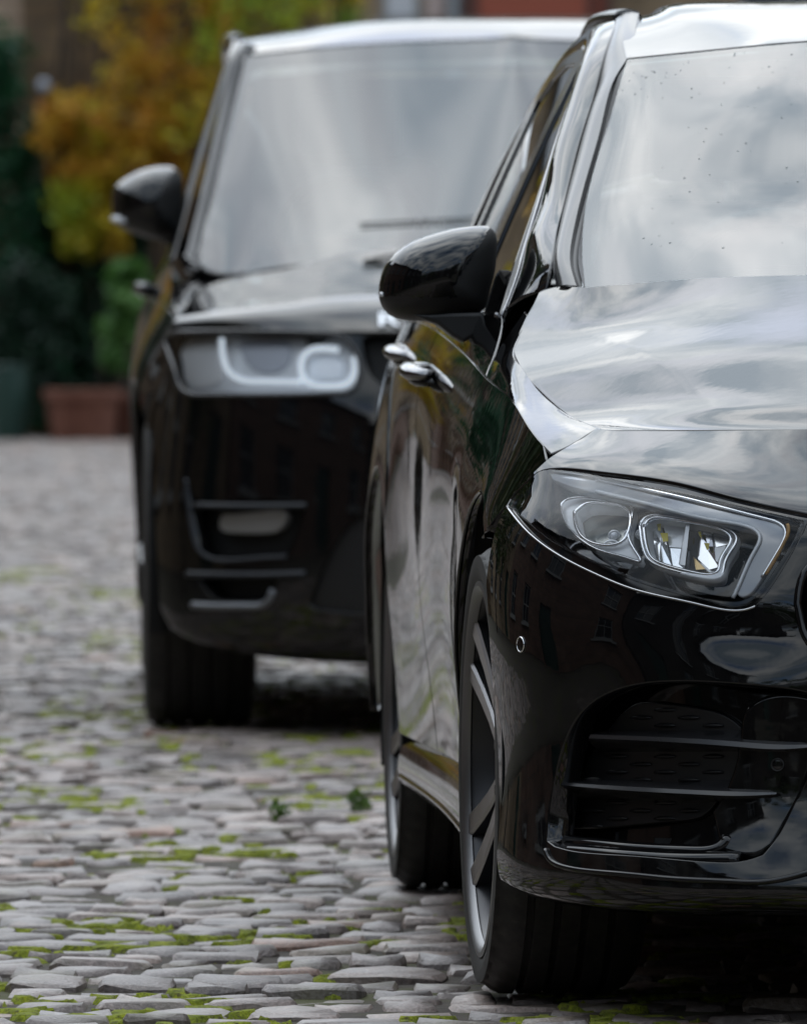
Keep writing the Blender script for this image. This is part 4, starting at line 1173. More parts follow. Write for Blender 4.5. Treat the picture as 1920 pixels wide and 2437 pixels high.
# ---- cabin
mb = MB()
dash = []
for v_, u_, z_ in ((.22, .62, 1.0), (.5, .48, 1.02), (.89, .42, 1.03), (1.28, .48, 1.02), (1.56, .62, 1.0)): dash.append((v_, u_, z_))
V = []; F = []
for (v_, u_, z_) in dash: V += [(v_, u_ - .12, z_ - .02), (v_, u_ + .12, z_ + .005), (v_, u_ + .38, z_ - .02), (v_, u_ + .45, z_ - .25)]
for i in range(4):
    for k in range(3): F.append((i * 4 + k, i * 4 + k + 1, i * 4 + 5 + k, i * 4 + 4 + k))
obj('dashboard', V, F, DASH, car)
def make_seat(v_, u_, z_):
    st = MB(); pr = [(-.24, 0), (-.20, .07), (0, .09), (.20, .07), (.24, 0), (.2, -.05), (0, -.06), (-.2, -.05)]
    V = []; F = []; hs = [(.0, .0, .9), (.15, .02, 1.0), (.35, .07, 1.05), (.5, .12, .9), (.56, .145, .55)]
    for z, du, sc in hs: V += [(v_ + a * sc, u_ + du - b * .9, z_ + z) for a, b in pr]
    for k in range(4):
        for e in range(8): F.append((k * 8 + e, k * 8 + (e + 1) % 8, k * 8 + 8 + (e + 1) % 8, k * 8 + 8 + e))
    F.append(tuple(32 + e for e in range(8)))
    o = obj('seat', V, F, FABRIC, car); fix_normals(o)
    b = MB().box((v_, u_ + .17, z_ + .68), (.26, .09, .17)).build('headrest', FABRIC, o); bevel(b, .035, 3)
    MB().tube([(v_, u_ + .16, z_ + .5), (v_, u_ + .17, z_ + .68)], .012, 8).build('headrest_post', CHROME, o)
make_seat(.52, 1.62, .62); make_seat(1.26, 1.62, .62)
th = np.linspace(0, 2 * math.pi, 40, endpoint=False)
sw = MB().tube([(.52 + .185 * math.cos(t), 1.0 - .07 * math.sin(t), .98 + .17 * math.sin(t)) for t in th], .015, 8, True)
sw.box((.52, 1.0, .97), (.15, .05, .10)); sw.box((.52, 1.0, .97), (.35, .02, .03))
fix_normals(sw.build('steering_wheel', PLASTIC, car, True))
b = MB().box((VC, .95, 1.36), (.22, .03, .07)).build('rear_view_mirror', GLOSSP, car); bevel(b, .012)
# rain drops on the windscreen and headlamp
mb = MB()
for i in range(170):
    v_ = nrg.uniform(.28, 1.0); z_ = nrg.uniform(1.09, 1.41) if i % 3 else nrg.uniform(1.33, 1.41)
    q = W.co((0, 2), [(v_, z_), (v_ + .001, z_)], n=2)[:1]; c = W.pos(q)[0]; n = W.nor(q)[0]
    a = np.cross(n, [1, 0, 0]); a /= np.linalg.norm(a); b = np.cross(n, a); r = nrg.uniform(.0008, .0022)
    k0 = 6; sc = nrg.uniform(.8, 1.4)
    V = [c + r * (math.cos(t) * a * sc + math.sin(t) * b) for t in np.linspace(0, 2 * math.pi, k0, endpoint=False)] + [c + .7 * r * (math.cos(t) * a * sc + math.sin(t) * b) + n * r * .5 for t in np.linspace(0, 2 * math.pi, k0, endpoint=False)] + [c + n * r * .65]
    mb.add(V, [(i_, (i_ + 1) % k0, k0 + (i_ + 1) % k0, k0 + i_) for i_ in range(k0)] + [(k0 + i_, k0 + (i_ + 1) % k0, 2 * k0) for i_ in range(k0)])
o = mb.build('raindrops', make_glass('water_drop', (.80, .83, .83), 1.33), ws, True); o['kind'] = 'stuff'; fix_normals(o)
# ================================================================== the black SUV behind
PSI2 = 1.7 * D2R
S = Frame(-0.641, 23.8, PSI2)
SC = 0.965
suv = empty('parked_suv', S.O, PSI2)
tag(suv, 'tall black sport utility vehicle parked behind the black hatchback, out of focus', 'suv')
def mirror_rows(P, xc): return list(P) + [np.array([2 * xc - p[0], p[1], p[2]]) for p in P[-2::-1]]
def shalf(row): return [np.array([SC, q[1], q[2]]) if q[0] == 'c' else S.at(*q) for q in row]
fa2 = [
 [(398, 786, -.36), (425, 787, -.45), (505, 788, -.585), (650, 790, -.69), (857, 792, -.775), (1000, 793, -.81), ('c', -.85, .968)],
 [(388, 860, -.375), (416, 868, -.475), (500, 875, -.61), (650, 878, -.715), (857, 880, -.80), (1000, 880, -.835), ('c', -.87, .885)],
 [(378, 945, -.39), (414, 950, -.50), (503, 955, -.635), (650, 958, -.74), (857, 960, -.825), (1000, 960, -.86), ('c', -.895, .80)],
 [(362, 1090, -.40), (408, 1100, -.53), (503, 1108, -.66), (650, 1112, -.765), (857, 1115, -.85), (1000, 1115, -.885), ('c', -.92, .65)],
 [(354, 1270, -.42), (406, 1285, -.545), (503, 1300, -.665), (650, 1308, -.77), (857, 1312, -.855), (1000, 1312, -.89), ('c', -.925, .46)],
 [(362, 1400, -.43), (408, 1440, -.54), (500, 1465, -.655), (650, 1480, -.76), (857, 1490, -.845), (1000, 1492, -.88), ('c', -.915, .28)],
 [(376, 1455, -.44), (410, 1492, -.525), (495, 1524, -.63), (650, 1548, -.735), (857, 1560, -.82), (1000, 1562, -.855), ('c', -.89, .215)]]
rows = [mirror_rows(shalf(r), SC) for r in fa2]
rows.append([p + np.array([.02 * (1 if p[0] < SC else -1), .12, -.02]) for p in rows[-1]])
SF = Patch(S, rows, 8)
if SF.N[30, 50, 1] > 0: SF = Patch(S, None, flip=True, grid=SF.G)
HL2 = [[(394, 812), (402, 800), (419, 791)], [(419, 791), (557, 789), (700, 791), (798, 795)], [(798, 795), (822, 806), (845, 832), (857, 866), (855, 900), (842, 926), (818, 936)], [(818, 936), (700, 940), (560, 941), (470, 941)], [(470, 941), (446, 936), (430, 922), (416, 880), (400, 835), (394, 812)]]
hl2 = loop(SF, HL2, 8)
A2, B2 = SF.shape
FRM = [[(446, 1150), (452, 1215), (462, 1275), (478, 1312), (500, 1326)], [(500, 1326), (600, 1328), (682, 1324)], [(682, 1324), (700, 1290), (716, 1240), (728, 1196)], [(728, 1196), (600, 1192), (470, 1188), (446, 1150)]]
frm = loop(SF, FRM, 8)
LOW2 = [[(470, 1372), (500, 1415), (520, 1428)], [(520, 1428), (600, 1430), (634, 1428)], [(634, 1428), (652, 1400), (660, 1372)], [(660, 1372), (560, 1374), (470, 1372)]]
low2_ = loop(SF, LOW2, 8)
seam = SF.px([(400, 789), (393, 812), (400, 840), (384, 900), (376, 940), (362, 1090), (356, 1270), (364, 1405), (378, 1456)], 8)
topl = SF.ab([(0, .5), (0, .01)], 50)
gr_s = np.concatenate([SF.px([(860, 806), (878, 800), (960, 800)], 8), SF.co((0, 2), [(.62, .950), (.965, .95)], .04)])
gr_e = np.concatenate([SF.co((0, 2), [(.965, .80), (.66, .80)], .04), SF.px([(1000, 930), (930, 925), (885, 895), (866, 850), (860, 806)], 8)])
grl2 = np.concatenate([gr_s, SF.mir(gr_s), SF.mir(gr_e), gr_e])
INT_ = np.concatenate([SF.px([(735, 1440), (760, 1370), (800, 1290), (850, 1235), (900, 1222)], 8), SF.co((0, 2), [(.58, .52), (.965, .52)], .04)])
INT2 = np.concatenate([SF.co((0, 2), [(.965, .30), (.5, .30)], .04), SF.px([(760, 1450), (735, 1440)], 8)])
inc2 = np.concatenate([INT_, SF.mir(INT_), SF.mir(INT2), INT2])
rs = np.concatenate([topl, seam, SF.ab([(1, .012), (1, .5)], 50)])
panel('bumper', PAINT2, suv, [(SF, np.concatenate([rs, SF.mir(rs)]), [hl2, SF.mir(hl2), frm, SF.mir(frm), low2_, SF.mir(low2_), grl2, inc2], dict(h=.025, hdepth=.05))])
# headlamps
DRL2 = mat('bright_light_guide', (.8, .85, .9), .2, 0, 1.5)
DRL2.node_tree.nodes['Principled BSDF'].inputs['Emission Color'].default_value = (.80, .90, 1, 1)
DRL2.node_tree.nodes['Principled BSDF'].inputs['Emission Strength'].default_value = .45   # running lights, lit
def suv_lamp():
    S3, S5, S1 = SF.offset(-.03), SF.offset(-.055), SF.offset(-.012)
    _t5 = np.clip((SF.G[..., 2] - .80) / .16, -.2, 1.2)[..., None]
    S5 = Patch(S, None, flip=SF.flip, grid=SF.G - SF.N * (.014 + .034 * _t5)); S3 = Patch(S, None, flip=SF.flip, grid=SF.G - SF.N * (.009 + .03 * _t5))
    h = panel('headlight', mat('lamp_back', (.78, .80, .83), .4, .2), suv, [(S5, loop(S5, HL2, 8))], h=.03, depth=0)
    panel('lens', LENS, h, [(SF, hl2)], h=.025, depth=.01, gap=.002)
    mb = MB(); mb.tube(SF.line(hl2[::2], .0), .007, 6, True); mb.build('lamp_frame', TRIM, h, True)
    a = SF.offset(-.008)
    mb = MB(); mb.tube(a.line(a.px([(528, 806), (530, 840), (538, 872), (552, 892), (575, 904), (620, 908), (716, 910)], 8), 0), .0068, 8); mb.build('light_guide', DRL2, h, True)
    rr_ = [(724, 834), (750, 826), (800, 826), (808, 832)]
    mb = MB(); mb.tube(a.line(a.px([(805, 832), (770, 829), (742, 832), (722, 848), (716, 876), (724, 902), (744, 916), (780, 919), (815, 917), (838, 902), (846, 874), (842, 850)], 8), 0), .0075, 8); mb.build('light_ring', DRL2, h, True)
    panel('projector_lens', mat('lamp_glass', (.80, .84, .9), .2, .2), h, [(S3, loop(S3, [[(740, 850), (780, 846), (812, 852), (820, 876), (812, 898), (780, 902), (744, 898), (736, 874), (740, 850)]], 6))], h=.02, depth=.01)
    panel('reflector', mat('lamp_reflector', (.42, .44, .49), .3, .3), h, [(S3, loop(S3, [[(570, 818), (640, 812), (690, 822), (680, 870), (630, 886), (590, 868), (570, 818)]], 6))], h=.02, depth=.01)
    panel('indicator', mat('lamp_clear', (.88, .88, .89), .35, .1), h, [(S3, loop(S3, [[(420, 802), (512, 798), (518, 850), (530, 896), (470, 922), (440, 906), (424, 850), (420, 802)]], 6))], h=.02, depth=.01)
    return h
h2 = suv_lamp(); mirror_obj(h2, SC)
def rail(name, pts, r, m, off=0., par=None, flat=1.):
    p = SF.offset(off); o = MB().tube(p.line(p.px(pts, 8), 0), r, 8, flat=flat).build(name, m, par or suv, True); mirror_obj(o, SC); return o
o = panel('side_intake', MATTE, suv, [(SF.offset(-.07), loop(SF.offset(-.07), FRM, 10))], h=.03, depth=0)
SATIN = mat('satin_grey_trim', (.03, .033, .04), .28, .2)
o1 = MB().tube(SF.line(SF.px([(444, 1140), (449, 1200), (460, 1270), (474, 1308), (500, 1328), (600, 1330), (682, 1325)], 8), 0), .005, 8).build('intake_trim', SATIN, o, True)
o2 = MB().tube(SF.line(SF.px([(468, 1202), (560, 1204), (660, 1204), (729, 1203)], 8), .002), .0065, 8).build('intake_trim', SATIN, o, True)
fl = panel('fog_light', mat('fog_glass', (.30, .29, .28), .25, .2), o, [(SF.offset(-.03), loop(SF.offset(-.03), [[(528, 1222), (600, 1218), (678, 1218), (682, 1226), (668, 1258), (650, 1268), (560, 1270), (526, 1262), (522, 1240), (528, 1222)]], 8))], h=.02, depth=.03)
mirror_obj(o, SC)
rail('bumper_bar', [(445, 1366), (520, 1368), (640, 1368), (726, 1365)], .0075, SATIN)
rail('bumper_blade', [(458, 1440), (520, 1443), (580, 1443), (624, 1440), (640, 1428), (650, 1404)], .009, mat('satin_silver_trim', (.22, .23, .25), .3, .5))
panel('lower_intake', PLASTIC, suv, [(SF.offset(-.02), inc2)], h=.04, depth=0, gap=0)
panel('lower_intake', MATTE, suv, [(SF.offset(-.06), low2_)], h=.04, depth=0)
g = panel('grille', MATTE, suv, [(SF.offset(-.04), grl2)], h=.04, depth=0)
for k in range(3):
    z = .835 + .04 * k
    MB().tube(SF.offset(-.02).line(SF.offset(-.02).co((0, 2), [(.60, z), (.965, z), (1.33, z)], .05)), .009, 6).build('grille_slat', PLASTIC, g, True)
# bonnet with raised centre
E0 = S.pts([(540, 658, .72), (478, 681, .38), (451, 712, .05), (434, 742, -.28), (410, 772, -.42), (400, 786, -.38)])
CC = [(.36, 1.16), (.12, 1.135), (-.2, 1.10), (-.52, 1.066), (-.765, 1.03), (-.85, .972)]
ks = [0, .06, .18, .36, .5, 1]
rows = []
row0 = list(S.pts([(540, 656, .70), (611, 648, .60), (700, 634, .53), (850, 614, .46), (927, 605, .43)])) + [np.array([SC, .34, 1.172])]
_k = 1
for e, (cu, czz) in zip(E0, CC):
    r = [np.array([e[0] + (SC - e[0]) * k, e[1] + (cu - e[1]) * (1 - (1 - k) ** 2.8), e[2] + (czz - e[2]) * (1 - (1 - k) ** 2.6)]) for k in ks]
    if not rows: r = row0
    rows.append(mirror_rows(r, SC))
def dome(G):
    G = G.copy(); v = np.minimum(G[..., 0], 2 * SC - G[..., 0]); u = G[..., 1]
    t = 1 / (1 + np.exp(-(v - .42 - .05 * u) / .02)); G[..., 2] += .014 * t * np.clip((u + .78) / .4, 0, 1); return G
SH = Patch(S, rows, 9, tweak=dome)
if SH.N[10, 50, 2] < 0: SH = Patch(S, None, flip=True, grid=SH.G)
bn = panel('bonnet', PAINT2, suv, [(SH, SH.ab([(0, 0), (0, 1), (1, 1), (1, 0), (0, 0)], 60))], h=.03, gap=.002)
# raised lettering on the bonnet's front edge
def letters(txt, par):
    cu = bpy.data.curves.new('lettering', 'FONT'); cu.body = txt; cu.size = .062; cu.extrude = .003; cu.align_x = 'CENTER'; cu.space_character = 1.55; cu.offset = .0008
    t = bpy.data.objects.new('lettering_src', cu); COL.objects.link(t)
    dg = bpy.context.evaluated_depsgraph_get(); me = bpy.data.meshes.new_from_object(t.evaluated_get(dg))
    V = np.array([tuple(v.co) for v in me.vertices]); F = [tuple(p.vertices) for p in me.polygons]
    bpy.data.objects.remove(t)
    sc = .84 / (V[:, 0].max() - V[:, 0].min()); V[:, 0] *= sc
    # lay the flat text on the bonnet surface
    out = []
    zt = lambda a, y: np.array([SC + .012 + a, .981 + y * .72])
    tg = np.array([zt(a, y) for a, y in V[:, :2]])
    ab = SH.invert(SH.G[..., [0, 2]], tg); P = SH.pos(ab) + SH.nor(ab) * (V[:, 2:3] + .003)
    return obj('lettering', P, F, WHITEL, par, None, False)
letters('RANGE ROVER', bn)
# windscreen, pillars, roof
wt2 = [(579, 136, 1.49), (640, 126, 1.46), (769, 114, 1.411), (1000, 100, 1.357), (1170, 94, 1.340)]
wb2 = [(468, 628, .71), (540, 652, .636), (640, 640, .56), (800, 622, .468), (927, 610, .42)]
wm2 = [(522, 388, 1.092), (590, 384, 1.04), (700, 374, .978), (900, 358, .908), (1090, 346, .872)]
rows = []
for r, cc in ((wt2, (1.335, None)), (wm2, (.858, None)), (wb2, (.37, 1.165))):
    P = list(S.pts(r)); P.append(np.array([SC, cc[0], cc[1] or P[-1][2] + .006])); rows.append(mirror_rows(P, SC))
SW = Patch(S, rows, 10)
if SW.N[10, 50, 2] < 0: SW = Patch(S, None, flip=True, grid=SW.G)
swo = SW.ab([(0, 0), (0, 1), (1, 1), (1, 0), (0, 0)], 60)
ws2 = panel('windscreen', WGLASS, suv, [(SW, swo)], h=.05, depth=.004, gap=0)
# dark printed border under the glass, deeper at the top centre
fl_ = SW.px([(560, 610), (520, 590), (500, 520), (530, 380), (575, 220), (600, 165)], 9)
ft_ = np.concatenate([SW.px([(600, 165), (700, 152), (1010, 140), (1060, 140), (1075, 165)], 9), SW.px([(1075, 165), (1195, 172), (1215, 220), (1330, 222)], 9)])
fb_ = SW.px([(1330, 540), (1000, 560), (760, 590), (560, 610)], 9)
hh = np.concatenate([fb_, fl_[1:], ft_[1:]])
ww = SW.offset(-.006)
panel('frit_band', GLOSSP, ws2, [(ww, swo, [np.concatenate([hh[hh[:, 1] < B2], ])])] if False else [(ww, swo, [np.concatenate([SW.px([(640, 596), (520, 604), (494, 560), (530, 380), (575, 220), (600, 168), (640, 158), (850, 148), (1040, 142)], 9), SW.mir(SW.px([(640, 596), (520, 604), (494, 560), (530, 380), (575, 220), (600, 168), (640, 158), (850, 148), (1040, 142)], 9)), SW.mir(SW.co((0, 2), [(.965, 1.23), (.5, 1.22)], .03)), SW.co((0, 2), [(.965, 1.23), (.5, 1.22)], .03)])])], h=.03, depth=0, gap=0)
pil_o = [(437, 606, .765), (448, 560, .84), (472, 470, .985), (505, 330, 1.205), (535, 200, 1.41), (552, 135, 1.515), (562, 112, 1.575)]
pil_i = [(470, 629, .715), (480, 570, .81), (503, 470, .97), (532, 350, 1.16), (558, 220, 1.365), (578, 138, 1.49), (608, 112, 1.56)]
def sribbon(name, m, a, b, bulge, par, mirror=True):
    A = curve(S.pts(a), n=40); B = curve(S.pts(b), n=40); V = []; F = []; K = 9
    T = np.gradient(A, axis=0); nn = np.cross(B - A, T); nn /= np.linalg.norm(nn, axis=1)[:, None]
    if nn[20, 1] > 0: nn = -nn
    for k in range(K):
        t = k / (K - 1); V += list(A + (B - A) * t + nn * bulge * math.sin(math.pi * t))
    V += list(B - nn * .05); V += list(A - nn * .05)
    for k in range(K + 1):
        for i in range(39): F.append((k * 40 + i, k * 40 + i + 1, (k + 1) * 40 + i + 1, (k + 1) * 40 + i))
    o = obj(name, V, F, m, par); fix_normals(o); sharp(o, 50)
    if mirror: mirror_obj(o, SC)
    return o
sribbon('pillar', PAINT2, pil_o, pil_i, .015, suv)
o = MB().tube(curve(S.pts([(578, 128, 1.50), (560, 205, 1.38), (531, 345, 1.165), (501, 480, .95), (477, 590, .78), (472, 628, .705), (488, 644, .68), (540, 656, .63), (640, 645, .58), (765, 624, .50), (927, 610, .44)]), .04), .007, 6).build('glass_seal', PLASTIC, suv, True); mirror_obj(o, SC)
# scuttle strip framing the foot of the glass
sc_ = [(438, 600, .92), (444, 620, .88), (460, 634, .82), (500, 650, .74), (560, 660, .68), (611, 655, .62)]
o = MB().tube(curve(S.pts(sc_), .03), .022, 8, flat=.6).build('scuttle_trim', PAINT2, suv, True); mirror_obj(o, SC)
for a_, b_2 in ((.55, 1.02), (1.05, 1.5)):
    L = SW.line(SW.co((0, 2), [(a_, 1.238), (b_2, 1.262 if a_ < 1 else 1.238)], .05), .006); MB().tube(L, .0032, 6).build('wiper', PLASTIC, suv)
rows = [[p + np.array([0, 0, .004]) for p in SW.G[0][::10]]]
vv = [.285, .36, .50, .68, .82, .965]
for u_, zs, v0 in ((1.60, [1.735, 1.750, 1.768, 1.780, 1.784, 1.786], .26), (2.1, [1.755, 1.778, 1.797, 1.806, 1.811, 1.813], .245), (3.0, [1.74, 1.762, 1.78, 1.79, 1.795, 1.797], .255), (4.0, [1.69, 1.705, 1.72, 1.73, 1.733, 1.735], .29)):
    n_c = (len(rows[0]) - 1) // 2
    kk = np.linspace(0, 1, n_c + 1); P = [np.array([v0 + (SC - v0) * k, u_ + .12 * (1 - k) ** 3, np.interp(k, np.linspace(0, 1, 6), zs)]) for k in kk]
    rows.append(mirror_rows(P, SC))
SR = Patch(S, rows, 8)
if SR.N[10, 30, 2] < 0: SR = Patch(S, None, flip=True, grid=SR.G)
panel('roof', PAINT2, suv, [(SR, SR.ab([(0, 0), (0, 1), (1, 1), (1, 0), (0, 0)], 60))], h=.06, gap=.002, depth=.01)
rl = [(.262, 1.95, 1.738), (.25, 2.2, 1.752), (.25, 3.0, 1.745), (.28, 4.0, 1.69)]
o = MB().tube(curve(rl, .06), .028, 8).build('roof_rail', PAINT2, suv, True); mirror_obj(o, SC)
# body side
SU2 = [-.42, -.2, 0, .25, .5, 1.0, 1.6, 2.2, 2.92, 3.4, 3.85]
shoulder = [(.115, .985), (.075, 1.01), (.06, 1.03), (.05, 1.045), (.045, 1.06), (.04, 1.08), (.035, 1.10), (.035, 1.11), (.035, 1.115), (.06, 1.11), (.13, 1.10)]
m2 = [.07, .02, -.005, -.012, -.005, .01, .012, .008, -.01, .01, .09]
m3 = [.05, -.012, -.03, -.03, -.012, .005, .005, -.005, -.03, -.015, .06]
m4 = [.045, -.016, -.03, -.03, -.005, .015, .018, .005, -.03, -.015, .06]
m5 = [.05, -.008, -.02, -.018, .01, .035, .04, .03, -.02, -.005, .07]
rows = [[(shoulder[i][0], SU2[i], shoulder[i][1]) for i in range(11)], [(m2[i], SU2[i], shoulder[i][1] - .12) for i in range(11)], [(m3[i], SU2[i], .80) for i in range(11)], [(m4[i], SU2[i], .58) for i in range(11)], [(m5[i], SU2[i], .32) for i in range(11)]]
SS = Patch(S, rows, 8)
if SS.N[10, 40, 0] > 0: SS = Patch(S, None, flip=True, grid=SS.G)
AZ2, AR2 = .41, .445
cr2_ = lambda a, b, n=30: np.stack([np.zeros(n), np.interp(np.linspace(a, b, n), SS.G[0, :, 1], np.arange(SS.shape[1]))], 1)
ca = SS.co
a1 = arch(0, AZ2, AR2, -62, 100, 50)
wo_ = np.concatenate([cr2_(.55, -.40, 40), ca((1, 2), [(-.40, .96), (-.38, .70), a1[0]], .03), ca((1, 2), a1, n=50), ca((1, 2), [a1[-1], (.5, .33), (.53, .7), (.55, 1.06)], .04)])
wu = np.linspace(-.36, .70, 9); e_u = np.array([q[1] for q in E0])[::-1][1:]; e_x = np.array([q[0] for q in E0])[::-1][1:]; e_z = np.array([q[2] for q in E0])[::-1][1:]
hx, hz = np.interp(wu, e_u, e_x), np.interp(wu, e_u, e_z); bx_, bz_ = np.interp(wu, SU2, [q[0] for q in shoulder]), np.interp(wu, SU2, [q[1] for q in shoulder])
WT = Patch(S, [[(bx_[i], wu[i], bz_[i]) for i in range(9)], [((bx_[i] + hx[i]) / 2 - .012, wu[i], (bz_[i] * .45 + hz[i] * .55) + .012) for i in range(9)], [(hx[i] + .004, wu[i], hz[i] - .003) for i in range(9)]], 8)
if WT.N[8, 40, 2] < 0: WT = Patch(S, None, flip=True, grid=WT.G)
wg = panel('wing', PAINT2, suv, [(SS, wo_), (WT, WT.ab([(0, 0), (0, 1), (1, 1), (1, 0), (0, 0)], 40), [], dict(depth=0, gap=0))], h=.03, gap=.004); mirror_obj(wg, SC)
def sdoor(u0, u1): return panel('door', PAINT2, suv, [(SS, np.concatenate([cr2_(u1, u0, 30), ca((1, 2), [(u0, 1.05), (u0 - .02, .33)], .04), ca((1, 2), [(u0 - .02, .33), (u1, .33)], .06), ca((1, 2), [(u1, .33), (u1, 1.09)], .05)]))], h=.05, gap=.004)
sd1 = sdoor(.56, 1.72); mirror_obj(sd1, SC)
sd2 = sdoor(1.73, 2.46); mirror_obj(sd2, SC)
a2 = arch(2.92, AZ2, AR2, -92, 96, 50)
qo = np.concatenate([cr2_(3.84, 2.47, 40), ca((1, 2), [(2.47, 1.09), (2.47, .5), a2[0]], .04), ca((1, 2), a2, n=50), ca((1, 2), [a2[-1], (3.84, .33)], .04), ca((1, 2), [(3.84, .33), (3.84, 1.08)], .05)])
sq = panel('rear_quarter', PAINT2, suv, [(SS, qo)], h=.05, gap=.003); mirror_obj(sq, SC)
# upper shoulder strip and glasshouse
def sg(z): return .075 + .27 * (z - 1.18) + .06 * (z - 1.18) ** 2
SG = Patch(S, [[(np.interp(u_, SU2, [q[0] for q in shoulder]) * 1.0, u_, np.interp(u_, SU2, [q[1] for q in shoulder])) for u_ in np.linspace(.0, 3.84, 10)],
               [(sg(1.16), u_, np.interp(u_, [0, .7, 1.5, 3.84], [1.07, 1.14, 1.165, 1.19])) for u_ in np.linspace(.0, 3.84, 10)],
               ], 12)
if SG.N[6, 40, 0] > 0: SG = Patch(S, None, flip=True, grid=SG.G)
o = panel('shoulder_panel', PAINT2, suv, [(SG, SG.ab([(0, 0), (0, 1), (1, 1), (1, 0), (0, 0)], 40))], h=.05, depth=.0, gap=0); mirror_obj(o, SC)
zr = np.linspace(1.15, 1.76, 6)
SGl = Patch(S, [[(sg(z), u_, z) for u_ in np.linspace(.7, 3.9, 10)] for z in zr[::-1]], 6)
if SGl.N[10, 20, 0] > 0: SGl = Patch(S, None, flip=True, grid=SGl.G)
def sgp(L): return np.concatenate([SGl.co((1, 2), [L[i], L[(i + 1) % len(L)]], .05) for i in range(len(L))])
for L in ([(1.02, 1.19), (1.30, 1.42), (1.66, 1.66), (1.86, 1.68), (1.86, 1.19)], [(1.94, 1.19), (1.94, 1.68), (2.8, 1.67), (2.8, 1.2)], [(2.9, 1.2), (2.9, 1.66), (3.5, 1.60), (3.6, 1.22)]):
    o = panel('side_window', SGLASS, suv, [(SGl, sgp(L))], h=.08, depth=.004); mirror_obj(o, SC)
fo = [(.92, 1.15), (1.25, 1.42), (1.62, 1.70), (1.9, 1.75), (3.0, 1.74), (3.85, 1.66), (3.88, 1.16)]
o = panel('window_frame', GLOSSP, suv, [(SGl.offset(.003), sgp(fo), [sgp([(1.06, 1.2), (1.33, 1.42), (1.67, 1.65), (1.84, 1.67), (1.84, 1.2)]), sgp([(1.96, 1.2), (1.96, 1.67), (2.78, 1.66), (2.78, 1.21)]), sgp([(2.92, 1.21), (2.92, 1.65), (3.48, 1.59), (3.57, 1.23)])])], h=.05, depth=.015); mirror_obj(o, SC)
# rear, sills, floor
mb = MB(); pr = [(3.84, .35), (4.0, .45), (4.02, .9), (3.96, 1.15), (3.9, 1.66), (3.7, 1.7), (3.6, 1.1), (3.6, .35)]
V = []; F = []
for x in (.12, .5, SC, 1.43, 1.81): V += [(SC + (x - SC) * np.interp(z, [.3, 1.0, 1.2, 1.7], [1, 1, .97, .74]), u_ - .10 * abs((x - SC) / .85) ** 3, z) for u_, z in pr]
for i in range(4):
    for k in range(8): F.append((i * 8 + k, i * 8 + (k + 1) % 8, i * 8 + 8 + (k + 1) % 8, i * 8 + 8 + k))
F += [tuple(range(8)), tuple(32 + k for k in range(8))]
fix_normals(obj('tailgate', V, F, PAINT2, suv))
b = MB().box((.03, 1.46, .34), (.09, 2.0, .12)).build('sill', PLASTIC, suv); bevel(b, .03); mirror_obj(b, SC)
mb = MB(); mb.box((SC, 1.5, .35), (1.3, 4.2, .10)); mb.box((SC, 1.46, .70), (1.75, 1.9, .70)); mb.box((SC, -.1, .66), (1.15, 1.2, .62)); mb.box((SC, 3.3, .75), (1.2, .9, .7)); mb.box((SC, -.6, .5), (.9, .2, .5))
mb.build('underbody', MATTE, suv)
mb = MB(); mb.box((.55, 3.2, .26), (.09, .5, .09)); mb.box((SC, .1, .25), (1.2, .35, .10)); mb.build('chassis', MATTE, suv)
w5 = make_wheel(suv, 'wheel', .39, .275, .275, False, 5, True, .2)
w5.location = (0, 0, .39)
place_wheel(w5, (.0, 2.92, .39), 0); place_wheel(w5, (2 * SC, 0, .39), math.pi); place_wheel(w5, (2 * SC, 2.92, .39), math.pi)
for u0 in (0, 2.92):
    for sd in (-1, 1): liner(suv, u0, sd, AR2 + .012, AZ2, SC, .40)
# door mirror and handles
MO2 = [(268, 512), (267, 475), (271, 450), (300, 424), (340, 404), (385, 396), (415, 399), (432, 415), (436, 460), (434, 530), (428, 560), (400, 570), (370, 570), (320, 556), (285, 538)]
V, F = pillow(S, MO2, 1.12, .14, .08, 72, 9, 2.3)
P = project(S.w(V)); FC = np.array([np.mean([P[i] for i in f], axis=0) for f in F])
def sub2(mask, name, m, infl=0.):
    idx = sorted({i for f, k in zip(F, mask) if k for i in f}); mp = {a: b for b, a in enumerate(idx)}
    c = V.mean(0); o = obj(name, V[idx] + (V[idx] - c) * infl, [tuple(mp[i] for i in f) for f, k in zip(F, mask) if k], m); fix_normals(o); return o
lowm = FC[:, 1] > 520
inn = inpoly(FC, np.array([(386, 520), (380, 470), (398, 430), (415, 398), (440, 398), (440, 520)]))
mroot = sub2(lowm, 'door_mirror', PLASTIC); mroot.parent = suv
sub2(~lowm & ~inn, 'mirror_cover', PAINT2, .004).parent = mroot
sub2(~lowm & inn, 'mirror_inner_face', MATTE, -.004).parent = mroot
MB().tube([S.at(269, 520, 1.08), S.at(285, 524, 1.04), S.at(300, 527, 1.02)], [.008, .012, .004], 6).build('indicator', FROST, mroot, True)
ft = [S.at(x, y, 1.12) for x, y in [(360, 560), (428, 545), (445, 560), (440, 600), (415, 590), (380, 572)]]
b = MB().plate(ft, (0, .1, 0)).build('mirror_foot', PLASTIC, mroot); fix_normals(b); bevel(b, .008)
mirror_obj(mroot, SC)
def shandle(par, px, py, u0, u1):
    c0 = S.at(px, py, u0)
    h = MB().tube([np.array([c0[0] + .02 * (1 - math.sin(math.pi * t)), u0 + (u1 - u0) * t, c0[2]]) for t in np.linspace(0, 1, 8)], .018, 8).build('door_handle', PAINT2, par, True); mirror_obj(h, SC)
shandle(sd1, 337, 690, 1.45, 1.65); shandle(sd2, 330, 686, 2.2, 2.4)
